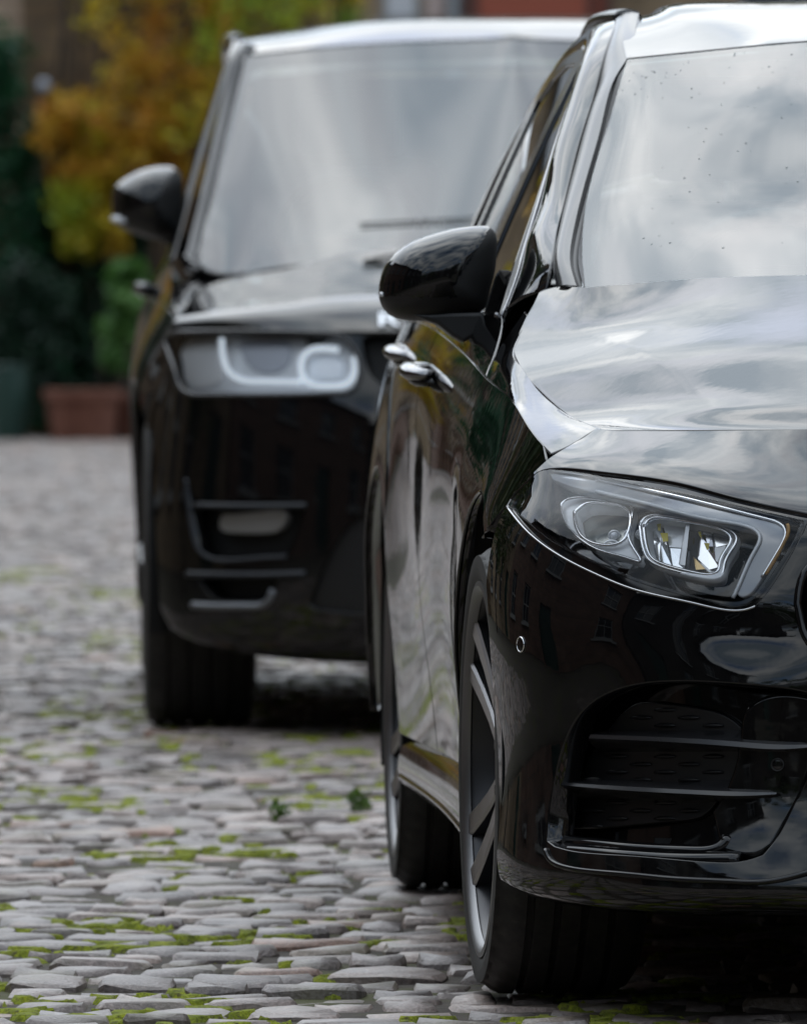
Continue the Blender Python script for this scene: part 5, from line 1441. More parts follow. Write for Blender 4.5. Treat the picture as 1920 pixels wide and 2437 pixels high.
# cabin
mb = MB(); mb.box((SC, 1.22, 1.06), (1.45, .6, .10)); b = mb.build('dashboard', DASH, suv); bevel(b, .04)
for v_ in (.55, 1.38):
    b = MB().box((v_, 1.95, 1.05), (.5, .18, .75)).build('seat', FABRIC, suv); bevel(b, .07, 3)
    c = MB().box((v_, 2.0, 1.52), (.28, .11, .18)).build('headrest', FABRIC, b); bevel(c, .04, 3)
th = np.linspace(0, 2 * math.pi, 32, endpoint=False)
MB().tube([(.55 + .19 * math.cos(t), 1.35 - .06 * math.sin(t), 1.2 + .18 * math.sin(t)) for t in th], .017, 8, True).build('steering_wheel', PLASTIC, suv, True)
b = MB().box((SC, 1.45, 1.58), (.26, .05, .09)).build('rear_view_mirror', GLOSSP, suv); bevel(b, .02)
# ================================================================== street
def vnoise(x, y, seed):
    r = np.random.default_rng(seed); T = r.random((256, 256))
    i = np.floor(x).astype(int); j = np.floor(y).astype(int); fx = x - i; fy = y - j
    fx = fx * fx * (3 - 2 * fx); fy = fy * fy * (3 - 2 * fy)
    g = lambda a, b: T[a & 255, b & 255]
    return g(i, j) * (1 - fx) * (1 - fy) + g(i + 1, j) * fx * (1 - fy) + g(i, j + 1) * (1 - fx) * fy + g(i + 1, j + 1) * fx * fy
def fbm(x, y, seed, o=4):
    s = 0; a = .5
    for k in range(o): s = s + a * vnoise(x * 2 ** k, y * 2 ** k, seed + k); a *= .5
    return s / (1 - .5 ** o)

BED = mat('joint_bed', (.05, .042, .034), .95)
_t = tex_noise(BED, 3.0, 6, .65); _t2 = tex_noise(BED, 22, 5, .7)
n_, l_, b_ = nodes_of(BED)
_c = ramp(BED, _t2.outputs['Fac'], [(.3, (.022, .017, .013)), (.7, (.085, .07, .055))])
_f = ramp(BED, _t.outputs['Fac'], [(.50, (0, 0, 0)), (.60, (1, 1, 1))])
l_.new(mixc(BED, _f, _c, (.055, .056, .016)), b_.inputs['Base Color'])
bump(BED, _t2.outputs['Fac'], .6, .01)

def stone_mat(name, per_object):
    m = mat(name, (.3, .3, .3), .6)
    n, l, b = nodes_of(m)
    if per_object:
        oi = n.new('ShaderNodeObjectInfo'); tone = oi.outputs['Random']; vec = None
        g = n.new('ShaderNodeNewGeometry'); vec = g.outputs['Position']
    else:
        at = n.new('ShaderNodeAttribute'); at.attribute_name = 'tone'; tone = at.outputs['Fac']
        g = n.new('ShaderNodeNewGeometry'); vec = g.outputs['Position']
    col = ramp(m, tone, [(0., (.15, .14, .14)), (.16, (.24, .225, .225)), (.35, (.33, .30, .295)), (.5, (.22, .21, .215)), (.64, (.30, .30, .315)), (.80, (.36, .32, .305)), (.94, (.42, .385, .375)), (1., (.33, .20, .145))])
    t1 = tex_noise(m, 16, 6, .65, vec=vec); t2 = tex_noise(m, 140, 4, .6, vec=vec); t3 = tex_noise(m, 5, 3, .5, vec=vec)
    c1 = mixc(m, ramp(m, t1.outputs['Fac'], [(.32, (.55, .55, .55)), (.68, (1.15, 1.15, 1.15))]), (0, 0, 0), col, 'MULTIPLY')
    c1 = mixc(m, 1.0, col, ramp(m, t1.outputs['Fac'], [(.30, (.46, .44, .42)), (.70, (1.20, 1.17, 1.15))]), 'MULTIPLY')
    c2 = mixc(m, 1.0, c1, ramp(m, t2.outputs['Fac'], [(.32, (.62, .61, .60)), (.70, (1.22, 1.22, 1.22))]), 'MULTIPLY')
    c2 = mixc(m, 1.0, c2, (.95, .865, .815), 'MULTIPLY')
    c3 = mixc(m, ramp(m, t3.outputs['Fac'], [(.52, (0, 0, 0)), (.70, (.55, .55, .55))]), c2, (.13, .115, .06))
    l.new(c3, b.inputs['Base Color'])
    r = n.new('ShaderNodeMapRange'); l.new(t1.outputs['Fac'], r.inputs['Value']); r.inputs['To Min'].default_value = .26; r.inputs['To Max'].default_value = .62
    l.new(r.outputs[0], b.inputs['Roughness'])
    a = n.new('ShaderNodeMath'); a.operation = 'ADD'; l.new(t1.outputs['Fac'], a.inputs[0]); l.new(t2.outputs['Fac'], a.inputs[1])
    bump(m, a.outputs[0], .55, .006)
    return m
STONE1 = stone_mat('setts_single', True); STONE2 = stone_mat('setts_mass', False)

# the ground sheet: flat street with a finer strip where the picture looks
street = obj('street', [(-60, -40, -.0085), (60, -40, -.0085), (60, 400, -.0085), (-60, 400, -.0085)], [(0, 1, 2, 3)], BED, None, None, False)
tag(street, kind='structure')
stones = []     # x, y, width, depth, z, tilt, moss
y = 7.5; rowi = 0
row_info = []
while y < 97:
    dep = rng.uniform(.125, .185) if y < 60 else rng.uniform(.17, .25)
    half = 3.4 if y < 45 else 6.0
    x = -half + rng.uniform(0, .1) + (0 if y < 45 else -.5)
    xe = 3.0 if y < 45 else 3.4
    xs = []
    while x < xe:
        w = rng.choice([rng.uniform(.085, .12), rng.uniform(.11, .16), rng.uniform(.13, .20)]) * (1 if y < 60 else 1.3)
        stones.append((x + w / 2, y + dep / 2 + .012 * math.sin(1.7 * x + rowi), w, dep)); xs.append((x, w)); x += w
    row_info.append((y, dep, xs)); y += dep; rowi += 1
ST = np.array(stones)
mossF = fbm(ST[:, 0] * 1.6 + 40, ST[:, 1] * .75, 3, 3)
def moss_zone(x, y): return np.clip((fbm(x * 2.6 + 40, y * 1.1, 3, 3) - .44) / .22, 0, 1)
mz = moss_zone(ST[:, 0], ST[:, 1])
nS = len(ST)
gap = nrg.uniform(.006, .020, nS) + mz * nrg.uniform(.0, .016, nS)
gapy = nrg.uniform(.014, .040, nS) + (nrg.random(nS) < .22) * nrg.uniform(.0, .035, nS) + mz * nrg.uniform(.0, .05, nS) * (nrg.random(nS) < .5)
zt = nrg.normal(-.0005, .0045, nS); tx = nrg.normal(0, .016, nS); ty = nrg.normal(0, .022, nS)
zt = np.clip(zt, -.009, .007)
tone = nrg.random(nS)
# keep stones out from being too high under the tyres
for (wx, wy) in ((M.w([.11, 0, 0])), (M.w([.11, 2.73, 0])), (S.w([.13, 0, 0]))) if False else [tuple(M.w([.11, 0, 0])[:2]), tuple(M.w([.11, 2.73, 0])[:2]), tuple(S.w([.13, 0, 0])[:2])]:
    k = (np.abs(ST[:, 0] - wx) < .3) & (np.abs(ST[:, 1] - wy) < .25); zt[k] = -.003; tx[k] = 0; ty[k] = 0
def stone_geo(n, w, d, r):
    """one sett: n-sided, 3 rings; returns vertices (around its own centre) and faces"""
    th = np.linspace(0, 2 * math.pi, n, endpoint=False) + math.pi / n
    c, s = np.cos(th), np.sin(th); p = 2 / 5.5
    sx = np.sign(c) * np.abs(c) ** p; sy = np.sign(s) * np.abs(s) ** p
    jit = 1 + r.normal(0, .05, n)
    V = []
    for sc, z in ((1.0, -.045), (.99, -.008), (.90, -.0005)):
        for k in range(n): V.append((sx[k] * w / 2 * sc * jit[k], sy[k] * d / 2 * sc * jit[(k * 3) % n], z + (r.normal(0, .0026) if z > -.04 else 0)))
    V.append((0, 0, .0015 + r.normal(0, .002)))
    F = []
    for q in range(2):
        for k in range(n):
            a, b = q * n + k, q * n + (k + 1) % n; F.append((a, b, b + n, a + n))
    for k in range(n): F.append((2 * n + k, 2 * n + (k + 1) % n, 3 * n))
    return np.array(V), F
# which are seen largest
PX = project(np.stack([ST[:, 0], ST[:, 1], zt], 1))
vis = (PX[:, 0] > -30) & (PX[:, 1] < 2470) & (((PX[:, 0] < 1010) & (PX[:, 1] > 1500)) | ((PX[:, 0] < 1960) & (PX[:, 1] > 2350)) | ((PX[:, 0] < 1120) & (PX[:, 1] > 2130)))
order = np.argsort(np.where(vis, ST[:, 1], 1e9))[:300]
single = np.zeros(nS, bool); single[order] = True
protos = []
for k in range(36):
    V, F = stone_geo(10, 1, 1, nrg); protos.append(mesh_of('cobblestone', V, F, STONE1, None, True))
for me in protos:
    if hasattr(me, 'set_sharp_from_angle'): me.set_sharp_from_angle(angle=48 * D2R)
base = None
for i in order:
    if base is None: o = bpy.data.objects.new('cobblestone', protos[0]); base = o
    else: o = base.copy(); o.data = protos[rng.randrange(36)]
    COL.objects.link(o); o.parent = street
    o.location = (ST[i, 0], ST[i, 1] , zt[i]); o.scale = (ST[i, 2] - gap[i], ST[i, 3] - gapy[i], 1)
    o.rotation_euler = (tx[i], ty[i], rng.gauss(0, .03))
def mass(idx, n, name):
    Pn = [stone_geo(n, 1, 1, nrg) for _ in range(24)]
    F0 = Pn[0][1]; nv = len(Pn[0][0])
    allV = np.stack([p[0] for p in Pn])
    pick = nrg.integers(0, 24, len(idx)); V = allV[pick].copy()
    V[:, :, 0] *= (ST[idx, 2] - gap[idx])[:, None]; V[:, :, 1] *= (ST[idx, 3] - gapy[idx])[:, None]
    a = nrg.normal(0, .03, len(idx)); ca_, sa_ = np.cos(a)[:, None], np.sin(a)[:, None]
    X = V[:, :, 0] * ca_ - V[:, :, 1] * sa_; Y = V[:, :, 0] * sa_ + V[:, :, 1] * ca_
    Z = V[:, :, 2] + zt[idx][:, None] + X * ty[idx][:, None] + Y * tx[idx][:, None]
    V = np.stack([X + ST[idx, 0][:, None], Y + ST[idx, 1][:, None], Z], 2).reshape(-1, 3)
    quads = np.array([f for f in F0 if len(f) == 4]); tris = np.array([f for f in F0 if len(f) == 3])
    off = (np.arange(len(idx)) * nv)[:, None, None]
    Q = (quads[None] + off).reshape(-1); T = (tris[None] + off).reshape(-1)
    me = bpy.data.meshes.new(name); me.vertices.add(len(V)); me.vertices.foreach_set('co', V.ravel())
    nl = len(Q) + len(T); me.loops.add(nl); me.loops.foreach_set('vertex_index', np.r_[Q, T])
    nq, nt = len(Q) // 4, len(T) // 3
    me.polygons.add(nq + nt)
    me.polygons.foreach_set('loop_start', np.r_[np.arange(nq) * 4, len(Q) + np.arange(nt) * 3])
    me.polygons.foreach_set('use_smooth', np.ones(nq + nt, bool))
    me.update(calc_edges=True); me.validate()
    at = me.attributes.new('tone', 'FLOAT', 'POINT'); at.data.foreach_set('value', np.repeat(tone[idx], nv).astype(np.float32))
    me.materials.append(STONE2)
    if n > 8 and hasattr(me, 'set_sharp_from_angle'): me.set_sharp_from_angle(angle=48 * D2R)
    o = bpy.data.objects.new(name, me); COL.objects.link(o); o.parent = street; o['kind'] = 'stuff'; return o
rest = np.where(~single)[0]
nearm = rest[(ST[rest, 1] < 36) & (np.abs(ST[rest, 0]) < 2.2)]
farm = np.setdiff1d(rest, nearm)
mass(nearm, 10, 'cobblestones'); mass(farm, 6, 'cobblestones')
# moss cushions growing up between the setts
MOSS = mat('moss', (.17, .20, .012), .95)
_t = tex_noise(MOSS, 30, 5, .7); _t2 = tex_noise(MOSS, 260, 3, .7)
n_, l_, b_ = nodes_of(MOSS)
_c = ramp(MOSS, _t.outputs['Fac'], [(.3, (.07, .09, .006)), (.5, (.20, .235, .008)), (.72, (.34, .36, .014))])
_t3 = tex_noise(MOSS, 75, 4, .7); _c = mixc(MOSS, ramp(MOSS, _t3.outputs['Fac'], [(.52, (0, 0, 0)), (.64, (.85, .85, .85))]), _c, (.06, .048, .02))
l_.new(mixc(MOSS, 1.0, _c, ramp(MOSS, _t2.outputs['Fac'], [(.3, (.5, .5, .5)), (.7, (1.3, 1.3, 1.3))]), 'MULTIPLY'), b_.inputs['Base Color'])
bump(MOSS, _t2.outputs['Fac'], .8, .006)
def moss_sheet(x0, x1, y0, y1, dx, dy):
    gx = np.arange(x0, x1, dx); gy = np.arange(y0, y1, dy); X, Y = np.meshgrid(gx, gy, indexing='ij')
    # nearness to joints: large in a joint, falling away inside each sett
    jd = np.full(X.shape, 1e3)
    loc = (ST[:, 0] > x0 - .3) & (ST[:, 0] < x1 + .3) & (ST[:, 1] > y0 - .3) & (ST[:, 1] < y1 + .3)
    inside = np.full(X.shape, -1.0)
    for i in np.where(loc)[0]:
        a0 = max(0, int((ST[i, 0] - .13 - x0) / dx)); a1 = int((ST[i, 0] + .13 - x0) / dx) + 1
        b0 = max(0, int((ST[i, 1] - .16 - y0) / dy)); b1 = int((ST[i, 1] + .16 - y0) / dy) + 1
        xx = X[a0:a1, b0:b1]; yy = Y[a0:a1, b0:b1]
        if xx.size == 0: continue
        d = np.minimum((ST[i, 2] - gap[i]) / 2 - np.abs(xx - ST[i, 0]), (ST[i, 3] - gapy[i]) / 2 - np.abs(yy - ST[i, 1]))
        inside[a0:a1, b0:b1] = np.maximum(inside[a0:a1, b0:b1], d)
    z_m = moss_zone(X, Y); fine = fbm(X * 24, Y * 13, 21, 3)
    amt = np.clip((z_m * .30 + fbm(X * 9, Y * 6.5, 31, 3) - .615) * 6, 0, 1.2) * np.clip((fbm(X * 30, Y * 22, 77, 3) - .30) * 4, .25, 1.1)
    edge = np.clip((.012 + .016 * amt - inside) / .02, 0, 1)
    Z = -.040 + edge * np.clip(amt * 1.4, 0, 1) * (.037 + .008 * fine)
    ok = Z > -.012
    V = np.stack([X, Y, Z], 2).reshape(-1, 3); nx, ny = X.shape
    I = np.arange(nx * ny).reshape(nx, ny)
    f = np.stack([I[:-1, :-1], I[1:, :-1], I[1:, 1:], I[:-1, 1:]], 2).reshape(-1, 4)
    o4 = ok.ravel()[f].any(1); f = f[o4]
    us = np.unique(f); mp = np.zeros(nx * ny, int); mp[us] = np.arange(len(us))
    return V[us], mp[f]
Va, Fa = moss_sheet(-.95, 1.15, 12.6, 19, .011, .011)
Vb, Fb = moss_sheet(-1.7, 1.2, 19, 40, .022, .03)
o = obj('moss', np.vstack([Va, Vb]), np.vstack([Fa, Fb + len(Va)]), MOSS, None, None, True); tag(o, kind='stuff')

# ================================================================== buildings
def wall_mat(name, c1, c2, mortar, bw=.55, bh=.22):
    m = mat(name, c1, .85); n, l, b = nodes_of(m)
    c = n.new('ShaderNodeTexCoord'); br = n.new('ShaderNodeTexBrick')
    mp = n.new('ShaderNodeMapping'); l.new(c.outputs['UV'], mp.inputs[0]); l.new(mp.outputs[0], br.inputs['Vector'])
    br.inputs['Color1'].default_value = (*c1, 1); br.inputs['Color2'].default_value = (*c2, 1); br.inputs['Mortar'].default_value = (*mortar, 1)
    br.inputs['Scale'].default_value = 1; br.inputs['Brick Width'].default_value = bw; br.inputs['Row Height'].default_value = bh; br.inputs['Mortar Size'].default_value = .012
    t = tex_noise(m, 2.2, 6, .7); cc = mixc(m, 1.0, br.outputs['Color'], ramp(m, t.outputs['Fac'], [(.3, (.55, .53, .5)), (.7, (1.25, 1.22, 1.2))]), 'MULTIPLY')
    l.new(cc, b.inputs['Base Color']); bump(m, br.outputs['Fac'], -.3, .02)
    return m
W_SAND = wall_mat('sandstone', (.21, .145, .085), (.15, .10, .062), (.11, .09, .07))
W_PINK = wall_mat('pink_sandstone', (.21, .125, .09), (.16, .098, .072), (.11, .085, .07))
W_BUFF = wall_mat('buff_sandstone', (.33, .25, .16), (.26, .19, .12), (.2, .16, .12))
W_RED = wall_mat('red_brick', (.21, .075, .05), (.16, .058, .04), (.2, .16, .13), .22, .075)
W_SOOT = wall_mat('sooty_sandstone', (.042, .034, .028), (.030, .026, .022), (.028, .025, .022))
W_SOOT2 = wall_mat('sooty_brick', (.036, .028, .025), (.028, .023, .021), (.026, .023, .021), .3, .1)
SLATE = mat('slate', (.06, .065, .075), .6)
_t = tex_noise(SLATE, 6, 4); n_, l_, b_ = nodes_of(SLATE); l_.new(ramp(SLATE, _t.outputs['Fac'], [(.3, (.04, .043, .05)), (.7, (.09, .095, .10))]), b_.inputs['Base Color'])
WFRAME = mat('white_frame', (.34, .34, .33), .45)
GREENP = mat('dark_green_paint', (.012, .045, .035), .4)
REDP = mat('red_paint', (.22, .03, .025), .4)
def setuv(o, scale=1.):
    me = o.data; uv = me.uv_layers.new(name='uv')
    for p in me.polygons:
        n = p.normal
        for li in p.loop_indices:
            c = me.vertices[me.loops[li].vertex_index].co
            uv.data[li].uv = (c.x + c.y, c.z) if abs(n.z) < .7 else (c.x, c.y)
def facade(Wd, Ht, ops, th=.25):
    """front wall in the xz plane (y = 0, facing -y) with openings (x0, z0, x1, z1), with reveals"""
    xs = sorted({0, Wd} | {o[0] for o in ops} | {o[2] for o in ops}); zs = sorted({0, Ht} | {o[1] for o in ops} | {o[3] for o in ops})
    mb = MB()
    for a, b in zip(xs[:-1], xs[1:]):
        for c, d in zip(zs[:-1], zs[1:]):
            if any(o[0] <= (a + b) / 2 <= o[2] and o[1] <= (c + d) / 2 <= o[3] for o in ops): continue
            mb.add([(a, 0, c), (b, 0, c), (b, 0, d), (a, 0, d)], [(0, 1, 2, 3)])
    for a, c, b, d in ops:
        mb.add([(a, 0, c), (b, 0, c), (b, 0, d), (a, 0, d), (a, th, c), (b, th, c), (b, th, d), (a, th, d)], [(0, 4, 5, 1), (1, 5, 6, 2), (2, 6, 7, 3), (3, 7, 4, 0)])
    return mb
def house(name, label, loc, rz, Wd, Ht, wm, depth=7., ncol=3, nrow=2, doorm=GREENP, seed=0, ops=None, roofh=2.2):
    r = random.Random(seed); h = empty(name, loc, rz)
    tag(h, label, 'house', None)
    if ops is None:
        ops = []; cw = Wd / ncol; fh = (Ht - .5) / nrow
        dcol = r.randrange(ncol)
        for k in range(nrow):
            for c in range(ncol):
                cx = cw * (c + .5)
                if k == 0 and c == dcol: ops.append((cx - .5, .02, cx + .5, 2.15))
                else: ops.append((cx - .52, .85 + k * fh, cx + .52, .85 + k * fh + 1.55))
    mb = facade(Wd, Ht, ops)
    mb.add([(0, 0, 0), (0, depth, 0), (0, depth, Ht), (0, 0, Ht)], [(0, 3, 2, 1)]); mb.add([(Wd, 0, 0), (Wd, depth, 0), (Wd, depth, Ht), (Wd, 0, Ht)], [(0, 1, 2, 3)])
    mb.add([(0, depth, 0), (Wd, depth, 0), (Wd, depth, Ht), (0, depth, Ht)], [(0, 3, 2, 1)])
    o = mb.build('wall', wm, h); setuv(o)
    rb = MB(); e = .3
    rb.add([(-.05, -e, Ht), (Wd + .05, -e, Ht), (Wd + .05, depth + e, Ht), (-.05, depth + e, Ht), (-.05, depth / 2, Ht + roofh), (Wd + .05, depth / 2, Ht + roofh), (-.05, -e, Ht - .12), (Wd + .05, -e, Ht - .12)],
           [(0, 1, 5, 4), (2, 3, 4, 5), (0, 4, 3), (1, 2, 5), (6, 7, 1, 0), (0, 3, 2, 1)])
    ro = rb.build('roof', SLATE, h)
    ch = MB().box((Wd * .12, depth / 2, Ht + roofh + .25), (.6, 1.2, 1.5)).build('chimney', wm, ro); setuv(ch)
    for (a, c, b, d) in ops:
        if c < .1:
            dr = MB().box(((a + b) / 2, .16, (c + d) / 2), (b - a, .05, d - c)).build('door', doorm, h); MB().box((b - .12, .12, 1.0), (.05, .05, .12)).build('handle', CHROME, dr)
        else:
            f = MB(); w2, h2 = b - a, d - c
            for bx_ in ((a + .03, (c + d) / 2, .06, h2), (b - .03, (c + d) / 2, .06, h2)): f.box((bx_[0], .14, bx_[1]), (bx_[2], .07, bx_[3]))
            for zz_ in (c + .03, d - .03, (c + d) / 2): f.box(((a + b) / 2, .135, zz_), (w2 - .12, .06, .06))
            f.box(((a + b) / 2, .142, (c + d) / 2), (.03, .04, h2 - .12))
            f.box(((a + b) / 2, .02, c - .05), (w2 + .2, .30, .10))
            wn_ = f.build('window', WFRAME, h)
            MB().box(((a + b) / 2, .17, (c + d) / 2), (w2 - .02, .012, h2 - .02)).build('pane', PANE, wn_)
    return h
cols = [W_SAND, W_PINK, W_BUFF, W_SAND, W_RED, W_SAND, W_PINK, W_BUFF]
lab = ['brown sandstone', 'pink sandstone', 'buff sandstone', 'worn sandstone', 'red brick', 'dark sandstone', 'rosy sandstone', 'pale sandstone']
for k in range(8):                                # the row along the lane's left side, seen in the cars' flanks
    house('terraced_house', f'{lab[k]} terraced house on the left side of the lane, mirrored in the car doors', (-6.6 - (k % 3) * .25, 3 + 10.2 * (k + 1) - .1, 0), -math.pi / 2 + math.pi, 10.1, 6.2 + .5 * (k % 2), cols[k], seed=k, ncol=4, doorm=(GREENP, REDP)[k % 2]) if False else \
    house('terraced_house', f'{lab[k]} terraced house on the left side of the lane, mirrored in the car doors', (-6.6 - (k % 3) * .25, 1 + 10.2 * k, 0), math.pi / 2, 10.1, 5.4 + .5 * (k % 2), W_SOOT if k < 1 else cols[k], seed=k, ncol=4, doorm=GREENP if k < 3 else REDP)
for k in range(7):
    house('terraced_house', f'{lab[(k + 2) % 8]} terraced house on the right side of the lane beyond the parked cars', (9.2 + (k % 2) * .3, 11.2 + 10.2 * k, 0), -math.pi / 2, 10.1, 5.2 + .4 * (k % 3), cols[(k + 2) % 8], seed=20 + k, ncol=4)
for k in range(5):
    house('terraced_house', f'sooty {lab[(k + 3) % 8]} house closing the lane behind the viewer', (14 - 10.2 * k, -17 - (k % 2) * .6, 0), math.pi, 10.1, 5.6 + .4 * (k % 2), (W_SOOT, W_SOOT2)[k % 2], seed=40 + k, ncol=3, doorm=GREENP)

# the house at the far end, its upper floor just above the cars
BY = 97.0; bs = FPX / BY
bx = lambda px: (px - IW / 2) / bs
bz = lambda py: CAMZ + (HOR - py) / bs
wx0 = -10.0
ops = [(bx(905) - wx0, bz(52), bx(1003) - wx0, bz(52) + 1.5), (bx(905) - wx0 - 2.6, bz(52), bx(905) - wx0 - 1.6, bz(52) + 1.5), (bx(1470) - wx0 + 1.2, bz(40), bx(1470) - wx0 + 2.2, bz(40) + 1.5),
       (3.5, .9, 4.6, 2.4), (9.2, .9, 10.3, 2.4), (11.2, .03, 12.2, 2.2)]
far = house('stone_house', 'buff stone house across the far end of the lane behind the autumn creeper', (wx0, BY, 0), 0, 20, 6.2, W_BUFF, ops=ops, seed=3)
b = MB().box((bx(952) - wx0, .12, bz(52) + .75), (bx(1003) - bx(905) - .02, .02, 1.46)).build('blind', mat('white_blind', (.72, .74, .78), .7), far)
b = MB().box(((bx(1140) + bx(1392)) / 2 - wx0, -.10, bz(46) + .8), (bx(1392) - bx(1140), .22, 1.6)).build('red_panel', mat('terracotta_render', (.33, .085, .05), .8), far)
for p0, p1 in ((1105, 1138), (1394, 1412), (1432, 1452)):
    MB().box(((bx(p0) + bx(p1)) / 2 - wx0, -.08, bz(46) + .8), (bx(p1) - bx(p0), .26, 1.6)).build('mullion', mat('brown_timber', (.10, .035, .025), .6), far)
MB().box(((bx(1412) + bx(1432)) / 2 - wx0, -.06, bz(46) + .8), (bx(1432) - bx(1412), .18, 1.6)).build('red_panel', MATS['terracotta_render'], far)
MB().box(((bx(1100) + bx(1455)) / 2 - wx0, -.12, bz(46) - .05), (bx(1455) - bx(1100), .34, .07)).build('ledge', mat('pale_stone', (.42, .36, .30), .8), far)
MB().box(((bx(1012) + bx(1058)) / 2 - wx0, -.03, bz(46) + .8), (bx(1058) - bx(1012), .10, 1.6)).build('quoin_strip', mat('pinkish_stone', (.50, .40, .37), .8), far)
MB().tube([(bx(1080) - wx0, -.12, 0), (bx(1080) - wx0, -.12, 6.1)], .075, 10).build('downpipe', mat('grey_pipe', (.18, .19, .20), .5), far, True)
MB().tube([(bx(176) - wx0, -.13, 0), (bx(176) - wx0, -.13, 6.1)], .07, 10).build('downpipe', mat('dark_pipe', (.02, .028, .022), .5), far, True)
# coursed stone blocks where the wall shows beside the creeper
bm_ = [mat('stone_block_a', (.34, .25, .18), .85), mat('stone_block_b', (.27, .20, .15), .85), mat('stone_block_c', (.40, .30, .22), .85)]
z = 2.9; k = 0
while z < 4.6:
    hgt = rng.uniform(.13, .2); x = bx(-160)
    while x < bx(290):
        w = rng.uniform(.25, .55); bb = MB().box((x + w / 2 - wx0, -.012 - rng.random() * .02, z + hgt / 2), (w - .015, .05, hgt - .015)).build('stone_block', bm_[k % 3] if rng.random() < .7 else bm_[0], far); x += w; k += 1
    z += hgt

# ================================================================== plants
def leaf_mat(name, stops, trans=.25):
    m = mat(name, stops[0], .5); n, l, b = nodes_of(m)
    at = n.new('ShaderNodeAttribute'); at.attribute_name = 'tone'
    cc = ramp(m, at.outputs['Fac'], [(i / (len(stops) - 1), c) for i, c in enumerate(stops)])
    l.new(cc, b.inputs['Base Color'])
    if trans:                                        # light passing through thin leaves
        tl = n.new('ShaderNodeBsdfTranslucent'); l.new(cc, tl.inputs[0]); ms = n.new('ShaderNodeMixShader'); ms.inputs[0].default_value = trans
        l.new(b.outputs[0], ms.inputs[1]); l.new(tl.outputs[0], ms.inputs[2]); l.new(ms.outputs[0], n['Material Output'].inputs[0])
    return m
L_AUT = leaf_mat('autumn_leaves', [(.46, .19, .02), (.54, .31, .02), (.54, .40, .02), (.44, .42, .02), (.26, .40, .03)])
L_DARK = leaf_mat('evergreen_leaves', [(.008, .05, .022), (.013, .085, .032), (.024, .13, .05)])
L_DEEP = leaf_mat('ivy_leaves', [(.004, .022, .010), (.007, .036, .016), (.012, .058, .022)])
L_MID = leaf_mat('mid_green_leaves', [(.05, .13, .03), (.09, .22, .045), (.15, .30, .08)])
L_WEED = leaf_mat('weed_leaves', [(.06, .12, .02), (.10, .17, .03)])
L_AUT2 = leaf_mat('russet_leaves', [(.07, .035, .015), (.10, .055, .02), (.12, .08, .025)])
L_TREE = leaf_mat('tree_leaves', [(.03, .06, .012), (.06, .10, .02), (.14, .13, .02)])
BARK = mat('bark', (.06, .045, .035), .9)
def leaves(name, m, P, size, tonev, parent, seed=0, flat=.6):
    r = np.random.default_rng(seed); n = len(P)
    a = r.normal(size=(n, 3)); a /= np.linalg.norm(a, axis=1)[:, None]
    b = r.normal(size=(n, 3)); b -= a * (a * b).sum(1)[:, None]; b /= np.linalg.norm(b, axis=1)[:, None]
    s = size * r.uniform(.6, 1.3, n)[:, None]
    V = np.stack([P - a * s, P + b * s * .55 * 1.0, P + a * s, P - b * s * .55], 1).reshape(-1, 3)
    F = np.arange(4 * n).reshape(-1, 4)
    o = obj(name, V, F, m, parent, None, False)
    at = o.data.attributes.new('tone', 'FLOAT', 'POINT'); at.data.foreach_set('value', np.repeat(np.clip(tonev, 0, 1), 4).astype(np.float32))
    return o
def clumps(r, n, cs, rad, sq=(1, 1, 1)):
    """points scattered in clumps"""
    k = r.integers(0, len(cs), n); d = r.normal(size=(n, 3)); d /= np.linalg.norm(d, axis=1)[:, None]
    d *= (r.random(n) ** .5)[:, None] * np.asarray(rad)[k][:, None] * np.asarray(sq)
    return np.asarray(cs)[k] + d, k
r = np.random.default_rng(5)
PY = 91.0; ps = FPX / PY
X_ = lambda px: (px - IW / 2) / ps
Z_ = lambda py: CAMZ + (HOR - py) / ps
# autumn creeper: hanging clumps over the garden wall, thinning downwards
cs = []; rad = []; tn = []
def addc(px, py, rr, t): cs.append((X_(px), PY + r.uniform(-.3, .5), Z_(py))); rad.append(rr); tn.append(t)
for i in range(230):
    px = r.uniform(200, 840); py = r.uniform(-330, 330)
    lim = np.interp(px, [90, 250, 420, 500, 560, 700, 860], [430, 440, 420, 330, 180, 90, 50])
    if py > lim or (px < np.interp(py, [-330, 0, 150, 300, 430], [190, 215, 180, 110, 100])): continue
    g = .42 + .22 * math.sin(px * .012) + r.normal(0, .14) + (.35 if (px > 420 and r.random() < .45) else 0) + (.25 if px > 560 else 0)
    addc(px, py, r.uniform(.14, .30), g)
for (a_, b_1, py0, py1, t, n_) in ((120, 250, 230, 420, .22, 30), (140, 220, 400, 600, .80, 26), (180, 260, 330, 560, .60, 22), (250, 330, 300, 470, .35, 16), (270, 300, 450, 590, .40, 8), (330, 470, 280, 470, .2, 26), (110, 200, 260, 330, .15, 10)):
    for i in range(n_): addc(r.uniform(a_, b_1), r.uniform(py0, py1), r.uniform(.09, .18), t + r.normal(0, .10))
cr_e = empty('creeper', (X_(300), PY + .4, 0)); tag(cr_e, 'autumn creeper with orange and yellow leaves hanging over the green hedge', 'creeper')
off = np.array([X_(300), PY + .4, 0])
P, k = clumps(r, 9500, np.array(cs) - off, rad, (1, 1, 1.15))
leaves('foliage', L_AUT, P, .055, np.array(tn)[k] + r.normal(0, .10, len(P)), cr_e, 1)
st = MB()
for i in range(9):
    x0 = r.uniform(-.9, .9); pts = [(x0 * .4, .1, 0), (x0 * .7 + r.normal(0, .1), .15, 1.4), (x0 + r.normal(0, .2), 0, 2.8), (x0 * 1.3 + r.normal(0, .2), -.1, 4.2), (x0 * 1.5, -.2, 4.9)]
    st.tube(curve(pts, .25), .022, 6)
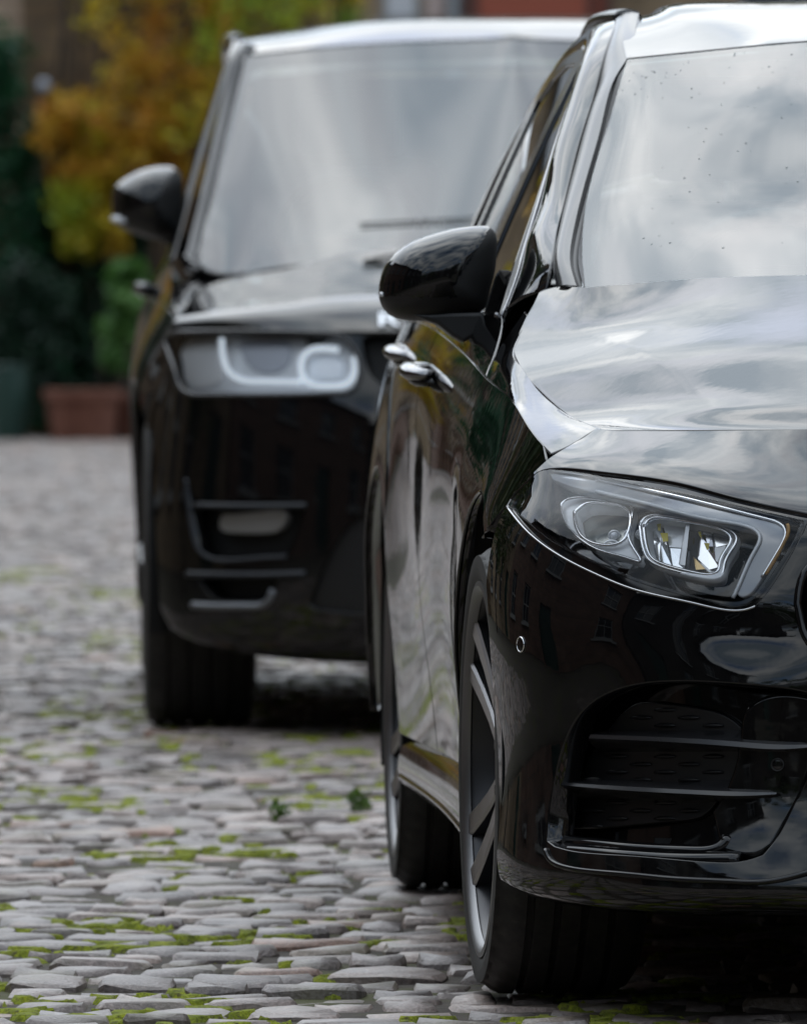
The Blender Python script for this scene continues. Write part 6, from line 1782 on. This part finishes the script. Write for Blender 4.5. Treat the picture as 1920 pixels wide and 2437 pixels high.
st.build('stem', BARK, cr_e, True)
# trellis wall behind the creeper so it reads as one mass of growth
gw = MB().box((X_(420), PY + 1.1, 2.4), (3.0, .22, 4.8)).build('garden_wall', W_SAND); setuv(gw); tag(gw, 'brown stone garden wall hidden behind the autumn creeper', 'wall')
def bush(name, label, cat, px, py0, py1, wpx, Y, m, n, size, seed, rad=(.16, .3), nc=60, taper=.5, topround=True, base=None):
    rr = np.random.default_rng(seed); sc = FPX / Y; cx = (px - IW / 2) / sc; z0 = max(0, CAMZ + (HOR - py1) / sc) if base is None else base; z1 = CAMZ + (HOR - py0) / sc; wd = wpx / sc / 2
    e = empty(name, (cx, Y, 0)); tag(e, label, cat)
    cc = []; rd = []
    for i in range(nc):
        t = rr.random(); w = wd * (1 - taper * t ** 2.2) ; th = rr.uniform(0, 2 * math.pi); q = rr.random() ** .5
        cc.append((w * q * math.cos(th), .6 * w * q * math.sin(th), z0 + (z1 - z0) * t)); rd.append(rr.uniform(*rad))
    P, k = clumps(rr, n, cc, rd); P[:, 2] = np.maximum(P[:, 2], z0 * .9 + .01)
    tn = rr.normal(.5, .2, nc)[k] + rr.normal(0, .12, len(P))
    leaves('foliage', m, P, size, tn, e, seed)
    st = MB()
    for i in range(5): st.tube(curve([(rr.normal(0, .05), rr.normal(0, .05), 0), (rr.normal(0, wd * .3), 0, (z0 + z1) * .4), (rr.normal(0, wd * .5), 0, z1 * .85)], .3), .02, 6)
    st.build('stem', BARK, e, True)
    return e
bush('conifer', 'tall dark green conifer at the far left edge beside the creeper', 'conifer', -10, 110, 1000, 310, 91.4, L_DARK, 9000, .05, 3, nc=150, taper=.75, base=.1)
bush('evergreen_shrub', 'dark evergreen shrub under the autumn creeper behind the terracotta pot', 'shrub', 215, 420, 960, 330, 91.9, L_DEEP, 9000, .05, 4, nc=130, taper=.3, base=.3)
bush('evergreen_shrub', 'low dark evergreen shrub at the far left beside the terracotta pot', 'shrub', 60, 640, 980, 200, 90.2, L_DEEP, 5000, .05, 14, nc=70, taper=.3, base=.2)
bush('leafy_shrub', 'bright green leafy shrub just left of the suv door', 'shrub', 302, 640, 880, 110, 89.3, L_MID, 700, .075, 6, nc=26, rad=(.08, .16), taper=.4, base=.62)
# climber over the doorway right of the creeper
bush('green_climber', 'green climber at the top of the picture above the suv roof', 'climber', 760, -300, 40, 190, 92.5, L_TREE, 2500, .06, 8, nc=50, taper=.1, base=3.9)
# terracotta pot
def pot(px, py0, py1, wpx, Y, label):
    sc = FPX / Y; R = wpx / sc / 2; Hh = (py1 - py0) / sc
    e = empty('plant_pot', ((px - IW / 2) / sc, Y, 0)); tag(e, label, 'pot')
    def lz(prof, nm, m, par):
        mb = MB(); mb.lathe_x([(z, q) for q, z in prof], 40); V = [(b, c, a) for a, b, c in mb.V]
        o = obj(nm, V, mb.F, m, par); fix_normals(o); sharp(o, 40); return o
    TC = mat('terracotta', (.30, .095, .055), .8); t = tex_noise(TC, 7, 5, .6); nn, ll, bb = nodes_of(TC); ll.new(ramp(TC, t.outputs['Fac'], [(.3, (.12, .042, .026)), (.7, (.20, .08, .05))]), bb.inputs['Base Color'])
    body = lz([(.001, .0), (R * .78, 0), (R * .92, Hh * .8), (R * .86, Hh * .8)], 'pot_body', TC, e)
    lz([(R * .90, Hh * .80), (R, Hh * .80), (R, Hh * .98), (R * .97, Hh), (R * .86, Hh), (R * .84, Hh * .80)], 'rim', TC, e)
    lz([(.001, Hh * .9), (R * .86, Hh * .9)], 'soil', mat('soil', (.03, .022, .015), .95), e)
pot(198, 925, 1046, 190, 89.0, 'large terracotta pot standing on the cobbles in front of the dark shrubs')
pot(330, 935, 1046, 130, 89.3, 'smaller terracotta pot almost hidden behind the suv body')
# dark green barrel at the far left
sc = FPX / 89.0; e = empty('water_butt', ((18 - IW / 2) / sc, 89.2, 0)); tag(e, 'dark green water butt at the far left edge beside the terracotta pot', 'water butt')
mb = MB(); mb.lathe_x([(0, .001), (0, .17), (.35, .20), (.66, .18), (.66, .001)], 32); o = obj('barrel', [(b, c, a) for a, b, c in mb.V], mb.F, GREENP, e); fix_normals(o); sharp(o, 40)
mb = MB(); mb.lathe_x([(.665, .001), (.665, .19), (.69, .19), (.70, .001)], 32); o = obj('lid', [(b, c, a) for a, b, c in mb.V], mb.F, GREENP, e); fix_normals(o)
# white globe lantern on a bracket
gx, gz = X_(108), Z_(205)
e = empty('wall_lantern', (gx, PY - .2, gz)); tag(e, 'small pale globe lantern between the conifer and the orange creeper', 'lantern')
mb = MB(); mb.lathe_x([(-.06 * math.cos(t), .06 * math.sin(t)) for t in np.linspace(0.01, math.pi - .01, 14)], 20); o = obj('globe', [(b, c, a) for a, b, c in mb.V], mb.F, mat('opal_glass', (.34, .38, .45), .3), e); fix_normals(o)
MB().tube(curve([(0, 0, -.075), (0, .05, -.16), (.02, .4, -.2), (.02, 1.2, -.2)], .1), .014, 8).build('bracket', MATTE, e, True)
# trees and hedging along the left of the lane (they colour the reflections in the car sides)
def tree(x, y, h, w, m, seed, label, n=3000, ls=.10, rd=(.3, .6)):
    rr = np.random.default_rng(seed); e = empty('tree', (x, y, 0)); tag(e, label, 'tree', None)
    cc = [(rr.normal(0, w * .32), rr.normal(0, w * .32), h * rr.uniform(.35, 1)) for _ in range(60)]
    P, k = clumps(rr, n, cc, rr.uniform(*rd, 60)); leaves('crown', m, P, ls, rr.normal(.5, .2, 60)[k], e, seed)
    tk = MB(); tk.tube(curve([(0, 0, 0), (.05, 0, h * .3), (0, .1, h * .7)], .3), [.12 - .08 * t for t in np.linspace(0, 1, len(curve([(0, 0, 0), (.05, 0, h * .3), (0, .1, h * .7)], .3)))], 8)
    for i in range(6):
        a = rr.uniform(0, 6.28); tk.tube([(0, 0, h * .35), (math.cos(a) * w * .3, math.sin(a) * w * .3, h * .6), (math.cos(a) * w * .4, math.sin(a) * w * .4, h * .8)], [.05, .03, .012], 6)
    tk.build('trunk', BARK, e, True)
tree(-5.3, 24.5, 4.6, 2.2, L_TREE, 31, 'yellowing street tree in front of the left terrace')
tree(-5.4, 41, 5.2, 2.6, L_DARK, 32, 'dark evergreen tree in front of the left terrace')
tree(-5.0, 58, 4.4, 2.4, L_AUT, 33, 'orange autumn tree in front of the left terrace')
tree(-3.5, -11, 6.5, 3.4, L_TREE, 34, 'broad tree behind the viewer')
tree(6.2, -12, 7.2, 3.6, L_DARK, 35, 'tall evergreen tree behind the viewer')
tree(-9.5, -9, 6.8, 3.4, L_TREE, 36, 'tree at the corner behind the viewer')

for k, (x, y, h, w, lm) in enumerate(((-14, 118, 15, 7, L_TREE), (-6, 124, 18, 8, L_AUT2), (2, 120, 16, 7, L_TREE), (9, 126, 19, 8, L_AUT2), (16, 119, 15, 7, L_TREE))):
    tree(x, y, h, w, lm, 60 + k, ('broad green-brown tree', 'large russet tree', 'leafy brown tree', 'tall russet tree', 'wide olive tree')[k] + ' rising behind the stone house at the lane end', 5200, .26, (1.0, 1.9))

# small weeds standing in the joints
def weed(px, py, hgt, seed, label):
    q = ray(px, py); t = -CAMZ / q[2]; x, y_ = q[0] * t, q[1] * t
    e = empty('weed', (x, y_, -.01)); tag(e, label, 'weed', None)
    rr = np.random.default_rng(seed); n = 34
    P = np.stack([rr.normal(0, .011, n), rr.normal(0, .02, n), rr.uniform(.012, hgt, n)], 1)
    leaves('foliage', L_WEED, P, .012, rr.random(n), e, seed)
    st = MB()
    for i in range(6): st.tube([(0, 0, 0), (rr.normal(0, .012), rr.normal(0, .012), hgt * .5), (rr.normal(0, .025), rr.normal(0, .025), hgt * .95)], [.0018, .0014, .0008], 5)
    st.build('stem', L_MID, e, True)
weed(662, 1948, .042, 91, 'small green weed in the moss left of the rear wheel of the hatchback')
weed(853, 1938, .055, 92, 'taller weed growing in a joint close beside the hatchback rear tyre')
